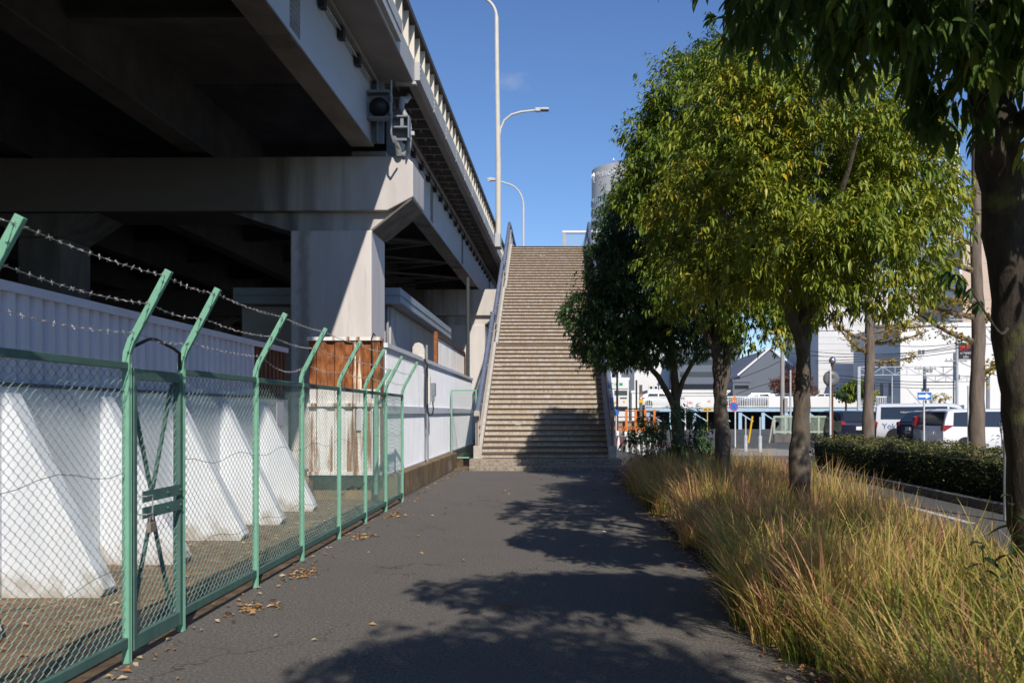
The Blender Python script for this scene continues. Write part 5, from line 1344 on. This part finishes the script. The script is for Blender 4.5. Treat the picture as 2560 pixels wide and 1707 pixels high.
c = MB(); c.box((xa, y - .15, zt - .36), (xb, y - .002, zt - .06)); c.build("edge_beam", M_pblue, dk)
c = MB()
for k in range(12):
    xx = xa + .3 + (xb - xa - .6) * k / 11; c.box((xx - .15, y - .12, -.02), (xx + .15, y + .2, zt - .45))
    c.bar((xx, y, zt - .5), (xx + 1.2, y, .7), .1, .1)
c.build("column", M_pblue, dk)
c = MB(); c.box((xa, y - .1, zt + .92), (xb, y - .02, zt + 1.02)); c.box((xa, y - .1, zt + .08), (xb, y - .02, zt + .15))
xx = xa
while xx < xb:
    c.box((xx, y - .08, zt), (xx + .05, y - .04, zt + .95)); xx += .16
c.build("railing", M_white2, dk)
c = MB(); c.box((ax(1920, y), y - .13, zt + .02), (ax(2150, y), y - .105, zt + .96)); c.build("railing_sheet", M_bld_w, dk)
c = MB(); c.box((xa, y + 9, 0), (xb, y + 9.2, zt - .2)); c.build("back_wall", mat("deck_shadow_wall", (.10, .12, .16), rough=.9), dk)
carP = [(-2.0, .85, .86), (-1.95, .92, .97), (-1.7, .93, 1.3), (-1.3, .93, 1.44), (.2, .92, 1.46), (1.0, .9, .98), (1.7, .78, .82), (2.0, .6, .65)]
carW = [[(-1.45, .12), (-1.25, .85), (-.35, .86), (-.35, .1)], [(-.27, .1), (-.27, .86), (.2, .85), (.75, .25), (.75, .1)]]
deck_cars = [(1652, 88, M_pw, 0, "small white car on the parking deck just left of the dark tree trunk"), (1885, 88, M_ps, 180, "silver estate car on the parking deck between the two brown trunks"),
             (1935, 92, M_pw, 15, "white car on the parking deck behind the concrete utility pole"), (1985, 90, M_ps, 8, "grey car on the parking deck beside the pale slim pole"),
             (2052, 92, M_pw, 170, "white car on the parking deck behind the round mirror"), (2148, 90, M_pw, 5, "white car on the parking deck right of the clipped green bush")]
for px, d, pm, rt_, lab in deck_cars:
    vehicle("parked_car", lab, carP, 1.66, pm, carW, (-1.25, 1.25), cam_loc(px, d, zt), R(rt_), hatch=(-1.93, 1.0, -1.68, 1.28), lamps_z=(.8, .95), roof_in=.2, group="cars on the parking deck")
# white guard rail behind the hedge gap
def windows(b_o, cells, m, name="window"):
    for a, e in cells:
        c = MB(); c.box(a, e); c.build(name, m, b_o)
def building(name, label, x0, x1, y0, y1, h, m, roof=True, cat="building"):
    o = thing(name, label, cat, ((x0 + x1) / 2, (y0 + y1) / 2, 0))
    c = MB(); c.box((x0, y0, -.02), (x1, y1, h)); c.build("wall", m, o)
    if roof: c = MB(); c.box((x0 - .1, y0 - .1, h), (x1 + .1, y1 + .1, h + .35)); c.build("parapet", m, o)
    return o
# B1 plain white block
d = 80; x0 = ax(2251, d)
B1 = building("white_block", "big plain white windowed block in full sun behind the minivans", x0, x0 + 30, d, 92.6, az(816, d), M_bld_w)
M_wgrey = mat("grey_window", (.16, .17, .18), rough=.3)
for px, py, w_, h_ in ((2303, 880, 16, 11), (2322, 925, 18, 10), (2313, 976, 19, 10), (2392, 942, 16, 11), (2297, 833, 14, 8), (2363, 843, 14, 9)):
    c = MB(); xa_, za_ = ax(px - w_ / 2, d), az(py + h_ / 2, d); xb_, zb_ = ax(px + w_ / 2, d), az(py - h_ / 2, d)
    c.box((xa_, d - .03, za_), (xb_, d - .002, zb_)); wf = c.build("window", M_wgrey, B1)
    c = MB(); c.box(((xa_ + xb_) / 2 - .03, d - .05, za_), ((xa_ + xb_) / 2 + .03, d - .031, zb_)); c.build("mullion", M_bld_w, wf)
for k in range(5):
    c = MB(); c.box((x0 - .03, 82 + k * 2.2, 3.0), (x0 - .002, 82.8 + k * 2.2, 4.2)); c.build("side_window", M_wgrey, B1)
# B2 tiled white block on the left
d = 96; B2 = building("tiled_block", "pale tiled block with a dark corner strip behind the utility wires", ax(2046, d), ax(2134, d), d, d + 14, az(826, d), M_bld_w2)
c = MB()
for k in range(14): c.box((ax(2046, d), d - .012, .6 + k * .68), (ax(2134, d), d - .002, .63 + k * .68))
c.build("tile_joint", M_line, B2)
c = MB(); c.box((ax(2127, d), d - .03, az(880, d)), (ax(2134, d), d - .002, az(840, d))); c.build("corner_window", M_glassb, B2)
d = 150; B2b = building("rear_white_tower", "taller white block with a narrow glazed strip rising behind the pale tiled block", ax(2060, d), ax(2300, d), d, d + 20, az(738, d), M_bld_w2)
c = MB(); c.box((ax(2180, d), d - .04, az(830, d)), (ax(2188, d), d - .002, az(762, d))); c.build("glazed_strip", M_glassb, B2b)
c = MB()
for k in range(12): c.box((ax(2060, d), d - .02, 4 + k * 1.5), (ax(2300, d), d - .002, 4.05 + k * 1.5))
c.build("tile_joint", M_line, B2b)
# B3 glass tower
d = 210; x0, x1 = ax(2068, d), ax(2396, d)
B3 = building("glass_tower", "tall pale green glass office tower rising between the foliage and the mossy trunk", x0, x1, d, d + 24, az(330, d), M_glassb)
c = MB(); c.box((x1 - 1.3, d - .3, 0), (x1 + .15, d + .1, az(330, d))); c.build("corner_pier", M_bld_w, B3)
c = MB()
z = 6
while z < az(330, d): c.box((x0, d - .22, z), (x1 - 1.3, d - .002, z + .55)); c.box((x0, d - .12, z + 1.9), (x1 - 1.3, d - .002, z + 2.0)); z += 4.0
c.build("spandrel_band", M_bld_w2, B3)
c = MB(); xx = x0 + 1
while xx < x1 - 1.5: c.box((xx, d - .17, 0), (xx + .12, d - .002, az(330, d))); xx += 1.55
c.build("mullion", M_bld_w2, B3)
# B4 tan building
d = 115; x0 = ax(2407, d); h4 = az(606, d)
B4 = building("tan_building", "tan tiled building with a shaded brown flank and dark windows at the right", x0, x0 + 34, d, 129, h4, M_bld_t)
c = MB()
for k in range(9): c.box((x0, d - .02, 2 + k * 2.3), (x0 + 34, d - .002, 2.06 + k * 2.3))
for k in range(12): c.box((x0 + 1.5 + k * 2.6, d - .02, 0), (x0 + 1.55 + k * 2.6, d - .003, h4))
c.build("tile_joint", M_line, B4)
c = MB()
for k in range(5):
    for z in (9.3, 12.2): c.box((x0 - .05, 116.5 + k * 2.4, z), (x0 - .002, 117.8 + k * 2.4, z + 1.7))
c.build("flank_window", M_carglass, B4)
c = MB(); c.box((x0 - .4, d + .05, az(742, d)), (x0 - .002, d + 4.2, az(664, d))); c.build("sign_panel", mat("sign_panel_blue_white", (.62, .66, .74), rough=.5), B4)
# shaded grey buildings between the trunks
d = 105; x0, x1 = ax(1850, d), ax(1975, d)
B5 = thing("grey_gabled_hall", "slate grey gabled hall behind the concrete utility pole", "building", ((x0 + x1) / 2, d, 0))
c = MB(); xm = ax(1925, d); c.prism([(x0, 0), (x1, 0), (x1, az(915, d)), (xm, az(872, d)), (x0, az(940, d))], 'y', d, d + 16); c.build("wall", M_bld_g, B5)
c = MB(); c.bar((x0 - .3, d - .1, az(940, d) + .1), (xm, d - .1, az(872, d) + .12), .25, .2); c.bar((xm, d - .1, az(872, d) + .12), (x1 + .3, d - .1, az(915, d) + .1), .25, .2); c.build("roof_edge", M_bld_w, B5)
d = 104.0; x0, x1 = ax(1832, d), ax(1876, d)
B6 = building("low_grey_annex", "low grey annex with a dark window band left of the gabled hall", x0, x1, d, d + .9, az(955, d), M_bld_g)
c = MB(); c.box((x0 + .2, d - .03, az(972, d)), (x1 - .2, d - .002, az(963, d))); c.build("window", M_carglass, B6)
# white buildings seen under the dark tree, right of the stairs
d = 120; x0, x1 = ax(1480, d), ax(1572, d)
B7 = building("shop_building", "small white shop front with green lettered sign and yellow dots beside the stairs", x0, x1, d, d + 10, az(950, d), M_bld_w)
c = MB(); c.box((ax(1525, d), d - .12, az(971, d)), (ax(1571, d), d - .002, az(948, d))); sg = c.build("sign_board", M_bld_w, B7)
M_grn = mat("sign_green", (.03, .30, .13), rough=.5)
c = MB(); c.box((ax(1548, d), d - .15, az(963.5, d)), (ax(1556.5, d), d - .121, az(957, d))); c.box((ax(1528, d), d - .15, az(959, d)), (ax(1533, d), d - .121, az(957, d))); c.box((ax(1535, d), d - .15, az(964, d)), (ax(1536.5, d), d - .121, az(958, d))); c.box((ax(1539, d), d - .15, az(964, d)), (ax(1541, d), d - .121, az(957, d))); c.build("sign_lettering", M_grn, sg)
for a_, e_, f_, g_ in ((1536, 988, 1568, 976), (1550, 996.5, 1567, 993), (1534, 1026, 1569, 1016)):
    c = MB(); c.box((ax(a_, d), d - .03, az(e_, d)), (ax(f_, d), d - .002, az(g_, d))); c.build("window", M_carglass, B7)
c = MB()
for px, py in ((1538, 1006), (1560, 1004)): c.lathe([(0, -.03), (.16, -.03), (.16, 0)], (ax(px, d), d - .004, az(py, d)), 10, 'y')
c.build("yellow_emblem", M_yel, B7)
d = 128; B8 = building("white_annex", "narrow white annex with a blue-grey flank beside the shop", ax(1580, d), ax(1622, d), d, d + 9, az(982, d), M_bld_w)
d = 150; B9 = building("grey_rear_block", "grey rear block with pale columns above the shop roof", ax(1538, d), ax(1586, d), d, d + 9, az(905, d), M_bld_g)
c = MB(); c.box((ax(1546, d), d - .05, az(990, d)), (ax(1553, d), d - .002, az(905, d))); c.build("pale_column", M_bld_w, B9)
d = 175; B10 = building("tall_white_block", "tall white block filling the gap between stair rail and dark tree", ax(1475, d), ax(1700, d), d, d + 15, az(860, d), M_bld_w)
d = 108; B11 = building("white_canopy_building", "white flat canopy building carrying air conditioning units", ax(1621, d), ax(1860, d), d, d + 9, az(982, d), M_bld_w)
c = MB(); c.box((ax(1626, d), d - .03, az(997, d)), (ax(1860, d), d - .002, az(989, d))); c.build("window", M_wgrey, B11)
for i, px in enumerate((1629, 1641, 1655)):
    o = thing("air_conditioner", ("left", "middle", "right")[i] + " one of three boxed air conditioners on the white canopy roof", "air conditioner", (ax(px, d), d + 1, az(982, d) + .35), "air conditioners on the canopy roof")
    c = MB(); zz = az(982, d) + .36; c.box((ax(px, d) - .25, d + .5, zz), (ax(px, d) + .25, d + .9, zz + .55)); c.build("casing", M_bld_w2, o)
    c = MB(); c.lathe([(.10, -.02), (.17, -.02), (.17, 0), (.10, 0)], (ax(px, d), d + .498, zz + .28), 14, 'y'); c.build("fan_guard", M_tyre, o)
d = 165; B12 = building("grey_far_block", "long grey block closing the gap behind the parking deck and the forked trunk", ax(1690, d), ax(1850, d), d, d + 12, az(868, d), M_bld_g)
c = MB()
for k in range(4): c.box((ax(1700, d), d - .05, 3.6 + k * 2.2), (ax(1845, d), d - .002, 4.5 + k * 2.2))
c.build("window", M_carglass, B12)
# warning sign post and dark poles beside the shop
for px, d, top, r, lab in ((1543, 58, 930, .07, "tall black pole in front of the green lettered shop"), (1591, 62, 950, .06, "black pole beside the yellow warning signs")):
    o = thing("dark_pole", lab, "pole", (ax(px, d), d, 0)); pole(o, ax(px, d), d, 0, az(top, d), r, M_black)
d = 64; x = ax(1602, d)
o = thing("warning_sign_post", "grey post with an orange triangle and a yellow board beside the stairs", "road sign", (x, d, 0))
pole(o, x, d, 0, az(962, d), .11, M_conc_dk)
c = MB(); c.prism([(x - .12, az(991, d)), (x + .12, az(991, d)), (x, az(983.5, d))], 'y', d - .16, d - .13); c.build("warning_triangle", M_org, o)
c = MB(); c.box((x - .16, d - .16, az(1007, d)), (x + .16, d - .13, az(999, d))); c.build("yellow_board", M_yel, o)
c = MB(); c.box((x - .06, d - .16, az(998, d)), (x + .06, d - .13, az(992, d))); c.build("white_board", M_bld_w, o)
d = 57; x = ax(1541, d); o = thing("blue_round_sign", "round blue sign half hidden behind the stair newel post", "road sign", (x, d, 0)); pole(o, x, d, 0, az(1030, d), .03, M_wpole)
c = MB(); c.lathe([(0, -.02), (.17, -.02), (.17, 0), (0, 0)], (x, d - .04, az(1031, d)), 24, 'y'); c.build("sign_disc", M_blue, o)
# red lettered hoarding and yellow board behind the dark trunk
d = 78; o = thing("red_lettered_hoarding", "white hoarding with red lettering glimpsed between dark trunk and forked trunk", "hoarding", (ax(1745, d), d, 0))
c = MB(); c.box((ax(1712, d), d, az(1012, d)), (ax(1790, d), d + .12, az(992, d))); c.box((ax(1712, d), d + .02, 0), (ax(1715, d), d + .1, az(1012, d))); c.box((ax(1787, d), d + .02, 0), (ax(1790, d), d + .1, az(1012, d))); c.build("panel", M_bld_w, o)
text_mesh("lettering", "24h", .36, M_redp, o, (ax(1716, d), d - .01, az(1010, d)), (1, 0, 0), (0, 0, 1), .01)
text_mesh("lettering", "42", .30, M_redp, o, (ax(1768, d), d - .01, az(1006, d)), (1, 0, 0), (0, 0, 1), .01)
d = 70; o = thing("yellow_board", "small yellow board with dark marks left of the forked trunk", "sign board", (ax(1768, d), d, 0))
c = MB(); c.box((ax(1756, d), d, az(1027, d)), (ax(1782, d), d + .06, az(1020, d))); c.box((ax(1768, d), d + .062, 0), (ax(1770, d), d + .12, az(1021, d))); c.build("panel", M_yel, o)
c = MB(); c.box((ax(1760, d), d - .01, az(1025, d)), (ax(1768, d), d - .002, az(1022, d))); c.box((ax(1771, d), d - .01, az(1025, d)), (ax(1777, d), d - .002, az(1022, d))); c.build("dark_mark", M_rustd, o)

# utility poles and the railway gantry
M_upole = mat("concrete_pole", (.36, .34, .31), (.30, .29, .27), scale=2, rough=.85)
def upole(px, d, top_py, r, label, arms=(), m=None, name="utility_pole"):
    x = ax(px, d); o = thing(name, label, "utility pole", (x, d, 0)); c = MB(); c.tube([(x, d, 0), (x, d, az(top_py, d))], [r, r * .75], 12); c.build("pole", m or M_upole, o, smooth=True)
    for py in arms:
        c = MB(); z = az(py, d); c.box((x - .9, d - r - .1, z - .05), (x + .9, d - r - .002, z + .05))
        for k in (-.8, -.4, .4, .8): c.tube([(x + k, d - r - .05, z + .05), (x + k, d - r - .05, z + .22)], .04, 6)
        c.build("cross_arm", M_upole, o)
    return o
o = upole(1956, 58, 860, .16, "thick concrete utility pole with a grey box rising beside the left bare trunk")
c = MB(); c.box((ax(1958, 58), 57.66, az(1030, 58)), (ax(1966, 58), 57.85, az(995, 58))); c.build("switch_box", M_upole, o)
upole(1976, 60, 925, .08, "pale slim pole just right of the concrete utility pole", m=M_wgal)
upole(2387, 75, 882, .17, "dark steel railway mast left of the black game hall sign", (903,), m=M_bracket)
upole(2311, 76, 918, .14, "short railway mast with insulator arms behind the one-way sign", (922,), m=M_bracket)
upole(2393, 88, 790, .15, "tall mast with a cross arm on top above the white block roof", (792, 800), m=M_upole)
upole(2480, 84, 918, .15, "dark mast in front of the tan building, left one of a pair", m=M_bracket)
upole(2493, 86, 936, .17, "dark mast in front of the tan building, right one of a pair", m=M_bracket)
upole(2230, 62, 940, .06, "pale slim lamp mast between ginkgo trunk and white block", m=M_wgal)
def truss(label, px0, px1, d, y0, y1, n, m, r=.06):
    o = thing("railway_gantry", label, "gantry", (ax((px0 + px1) / 2, d), d, 0)); c = MB()
    x0, x1 = ax(px0, d), ax(px1, d); zt, zb = az(y0, d), az(y1, d)
    c.bar((x0, d, zt), (x1, d, zt), r, r); c.bar((x0, d, zb), (x1, d, zb), r, r)
    for k in range(n):
        a, e = x0 + (x1 - x0) * k / n, x0 + (x1 - x0) * (k + 1) / n
        c.bar((a, d, zb), (a, d, zt), r * .7, r * .7)
        if k % 2: c.bar((a, d, zb), (e, d, zt), r * .7, r * .7)
        else: c.bar((a, d, zt), (e, d, zb), r * .7, r * .7)
    c.build("truss_beam", m, o)
    c = MB(); c.box((x0 - .12, d - .1, 0), (x0 + .12, d + .1, zt)); c.box((x1 - .12, d - .1, 0), (x1 + .12, d + .1, zt)); c.build("mast", m, o)
truss("white lattice gantry spanning across the white block behind the ginkgo trunk", 2147, 2388, 74, 917, 937, 8, M_wgal)
truss("lower grey lattice gantry running right towards the tan building", 2312, 2470, 77, 940, 954, 6, M_bracket, .05)
truss("dark lattice gantry standing before the tan building", 2478, 2560, 85, 936, 986, 3, M_bracket, .07)
wires = [(1960, 866, 2130, 905, 2400, 868), (1960, 880, 2150, 912, 2400, 862), (2040, 902, 2200, 900, 2390, 872), (2040, 908, 2210, 905, 2390, 880), (2080, 935, 2220, 958, 2390, 955), (2080, 945, 2240, 966, 2390, 962), (2080, 950, 2250, 975, 2390, 970), (2220, 862, 2300, 872, 2395, 858), (2400, 905, 2470, 940, 2560, 950), (2400, 880, 2480, 915, 2560, 925), (2395, 855, 2470, 868, 2560, 850), (1790, 960, 1870, 945, 1956, 900), (1840, 985, 1900, 962, 1956, 950), (2420, 770, 2490, 850, 2560, 905), (2420, 790, 2490, 870, 2560, 925)]
for i, (a, b_, c_, d_, e, f_) in enumerate(wires):
    dd_ = 68 + i * .35; p0, p1, p2 = at(a, b_, dd_), at(c_, d_, dd_), at(e, f_, dd_)
    pts = [p0.lerp(p1, t / 8).lerp(p1.lerp(p2, t / 8), t / 8) for t in range(9)]
    c = MB(); c.tube(pts, .022, 4); tag(c.build("overhead_wire", M_black), "thin black overhead wire slung before the white buildings", "wire", "overhead wires before the buildings")
# game hall sign
d = 72; x0, x1 = ax(2397, d), ax(2434, d); zt, zb = az(857.5, d), az(897.5, d)
o = thing("game_hall_sign", "black hoarding reading SKIP in red above white PACHINKO and SLOT", "sign", ((x0 + x1) / 2, d, 0))
c = MB(); c.box((x0, d, zb), (x1, d + .25, zt)); sg = c.build("panel", mat("sign_black", (.025, .025, .028), rough=.5), o)
c = MB(); c.box((x0, d - .02, zt), (x1, d + .27, zt + .06)); c.box((x0, d - .02, zb - .06), (x1, d + .27, zb)); c.build("frame", M_wgal, o)
c = MB(); c.tube([(x0 - .1, d + .1, 0), (x0 - .1, d + .1, az(845, d))], .11, 10); c.build("pole", M_wgal, o, smooth=True)
M_redL = mat("red_lettering", (.75, .03, .05), rough=.5)
text_mesh("lettering", "SKiP", .52, M_redL, sg, (x0 + .01, d - .02, zb + .72), (1, 0, 0), (0, 0, 1), .015, squeeze=.90)
text_mesh("lettering", "PACHINKO", .22, M_txtw, sg, ((x0 + x1) / 2 - .03, d - .02, zb + .40), (1, 0, 0), (0, 0, 1), .01, 'CENTER', squeeze=.82)
text_mesh("lettering", "&", .16, M_txtw, sg, ((x0 + x1) / 2 - .03, d - .02, zb + .25), (1, 0, 0), (0, 0, 1), .01, 'CENTER')
text_mesh("lettering", "SLOT", .21, M_txtw, sg, ((x0 + x1) / 2 - .03, d - .02, zb + .08), (1, 0, 0), (0, 0, 1), .01, 'CENTER', squeeze=.9)
c = MB(); c.lathe([(0, -.02), (.08, -.02), (.08, 0)], ((x0 + x1) / 2 + .08, d - .004, zt - .13), 12, 'y'); c.build("orange_dot", M_org, sg)

# far bushes and trees
def bush(name, label, px, py0, py1, w_px, d, m, seed, n=500, leaf=.22, cat="tree"):
    x = ax(px, d); z0, z1 = az(py1, d), az(py0, d); o = thing(name, label, cat, (x, d, 0)); w_ = w_px / 2 / F * d
    crown([(x, d, (z0 + z1) / 2, w_, w_, (z1 - z0) / 2), (x - w_ * .5, d, (z0 * .6 + z1 * .4), w_ * .5, w_ * .5, (z1 - z0) * .35), (x + w_ * .4, d, (z0 * .5 + z1 * .5), w_ * .5, w_ * .5, (z1 - z0) * .4)], n, 6, leaf, seed, m, o, hang=.1, inner=.3, width=.55)
    c = MB(); c.tube([(x, d, 0), (x, d, (z0 + z1) / 2)], [.14, .06], 8); c.build("trunk", M_bark, o)
bush("round_bush_tree", "round green tree in front of the grey flank of the white block", 2146, 957, 1003, 62, 78, M_leafA, 81)
bush("round_bush_tree", "small green tree just left of the ginkgo trunk at the hedge end", 2115, 968, 1004, 40, 78.5, M_leafB, 82, 300)
bush("russet_tree", "rust-brown autumn tree behind the left bare trunk and utility pole", 1985, 926, 1010, 100, 93, M_leafR, 83, 700)
bush("russet_tree", "thin straw-coloured tree behind the one-way sign", 2350, 984, 1008, 40, 66, M_leafG, 84, 90, .12)

# ================================================================ HOTEL TOWER
d0, Rr = 300.0, 12.5
tx_ = ax(1479, d0) + Rr; H = az(430, d0)
ht = thing("hotel_tower", "round grey hotel tower lettered Prince Hotel rising left of the tallest tree", "tower", (tx_, d0, 0))
M_tow = mat("tower_grey", (.46, .46, .47), (.42, .42, .43), scale=.1, rough=.6)
def ring(r, z0, z1, m, name): c = MB(); c.lathe([(r, z0), (r, z1)], (tx_, d0, 0), 64); return c.build(name, m, ht, smooth=True)
ring(Rr, 0, H, M_tow, "wall")
z = H - 9.6
for k in range(22):
    bnd = ring(Rr + .08, z - 1.8, z, M_glassb, "window_band")
    c = MB()
    for a in range(64):
        an_ = 2 * math.pi * a / 64 + .02
        if math.sin(an_) > .3: continue
        c.obox((tx_ + (Rr + .12) * math.cos(an_), d0 + (Rr + .12) * math.sin(an_), z - .9), Vector((-math.sin(an_), math.cos(an_), 0)) * .09, Vector((math.cos(an_), math.sin(an_), 0)) * .06, (0, 0, .9))
    if k < 8: c.build("mullion", M_tow, bnd)
    z -= 3.3
# lettering round the drum
def on_drum(angle, z, body, size, m, name):
    ca, sa = math.cos(angle), math.sin(angle); p0 = (tx_ + (Rr + .1) * ca, d0 + (Rr + .1) * sa, z)
    return text_mesh(name, body, size, m, ht, p0, (-sa, ca, 0), (0, 0, 1), .05)
a = R(206.5)
for ch, adv in zip("Prince Hotel", (1.95, 1.25, .85, 1.85, 1.7, 1.9, 1.3, 2.3, 1.9, 1.2, 1.9, 1.0)):
    if ch != " ": on_drum(a, H - 3.7, ch, 3.0, M_txtw, "lettering")
    a += adv / Rr * .92
a = R(196); ca, sa = math.cos(a), math.sin(a); P_ = Vector((tx_ + (Rr + .12) * ca, d0 + (Rr + .12) * sa, H - 2.6)); T_ = Vector((-sa, ca, 0))
c = MB()
for s in (-1, 1):
    c.tube([P_ + T_ * (s * .25) + Vector((0, 0, -1.2)), P_ + T_ * (s * .9) + Vector((0, 0, 0)), P_ + T_ * (s * .75) + Vector((0, 0, .9)), P_ + T_ * (s * .3) + Vector((0, 0, .3))], [.18, .3, .3, .15], 8)
c.tube([P_ + Vector((0, 0, -1.5)), P_ + Vector((0, 0, .2))], .13, 8); c.bar(P_ - T_ * 1.1 + Vector((0, 0, -1.9)), P_ + T_ * 1.1 + Vector((0, 0, -1.9)), .2, .25)
c.build("crest_emblem", M_txtw, ht)
c = MB(); mx0 = ax(1534, d0); z = H
segs_ = 6
for k in range(segs_):
    c2 = MB(); c2.tube([(mx0, d0, z + k * .75), (mx0, d0, z + k * .75 + .75)], .22, 8); c2.build("aerial_mast", (M_redp, M_txtw)[k % 2], ht)

# ================================================================ PERSON at the stair top (only the head clears the top step)
pz = ZT
px_, py_ = ax(1372, 50.4), 50.4
pm = thing("person", "person walking on the footbridge, dark-haired head just clearing the top step", "person", (px_, py_, pz))
me = bpy.data.meshes.new("body")
J = [((0, 0, .92), .13), ((0, 0, 1.12), .14), ((0, 0, 1.36), .15), ((0, 0, 1.48), .06), ((0, -.01, 1.56), .075), ((0, -.015, 1.66), .085), ((0, 0, 1.72), .06),
     ((-.09, 0, .86), .09), ((-.10, -.04, .48), .06), ((-.10, .02, .09), .04), ((-.10, -.12, .04), .035),
     ((.09, 0, .86), .09), ((.10, .02, .48), .06), ((.10, .12, .09), .04), ((.10, -.01, .04), .035),
     ((-.18, 0, 1.40), .06), ((-.24, .03, 1.12), .045), ((-.24, -.06, .88), .033), ((-.24, -.09, .80), .03),
     ((.18, 0, 1.40), .06), ((.24, -.03, 1.12), .045), ((.24, -.10, .90), .033), ((.24, -.13, .82), .03)]
E = [(0,1),(1,2),(2,3),(3,4),(4,5),(5,6),(0,7),(7,8),(8,9),(9,10),(0,11),(11,12),(12,13),(13,14),(2,15),(15,16),(16,17),(17,18),(2,19),(19,20),(20,21),(21,22)]
me.from_pydata([j_[0] for j_ in J], E, [])
bo = bpy.data.objects.new("body", me); COL.objects.link(bo); bo.parent = pm
sm = bo.modifiers.new("skin", 'SKIN')
if not me.skin_vertices: me.attributes
for i, v_ in enumerate(me.skin_vertices[0].data):
    v_.radius = (J[i][1], J[i][1]); v_.use_root = (i == 0)
ss = bo.modifiers.new("sub", 'SUBSURF'); ss.levels = 1; ss.render_levels = 1
me.materials.append(mat("skin_tone", (.42, .25, .18), rough=.6))
c = MB(); c.lathe([(.0, .105), (.06, .095), (.095, .05), (.105, 0), (.1, -.03)], (px_, py_ + .015, pz + 1.665), 14); c.build("hair", M_black, pm, smooth=True)
c = MB(); c.lathe([(.17, -.02), (.19, .2), (.20, .42), (.13, .52), (.075, .56)], (px_, py_, pz + .92), 16); c.build("jacket", mat("dark_jacket", (.04, .04, .06), rough=.8), pm, smooth=True)
c = MB()
for s_, k_ in ((-1, .02), (1, -.02)): c.tube([(px_ + s_ * .09, py_, pz + .92), (px_ + s_ * .10, py_ + k_, pz + .48), (px_ + s_ * .10, py_ - k_, pz + .06)], [.115, .085, .065], 10)
c.build("trousers", mat("dark_trousers", (.03, .03, .035), rough=.85), pm, smooth=True)
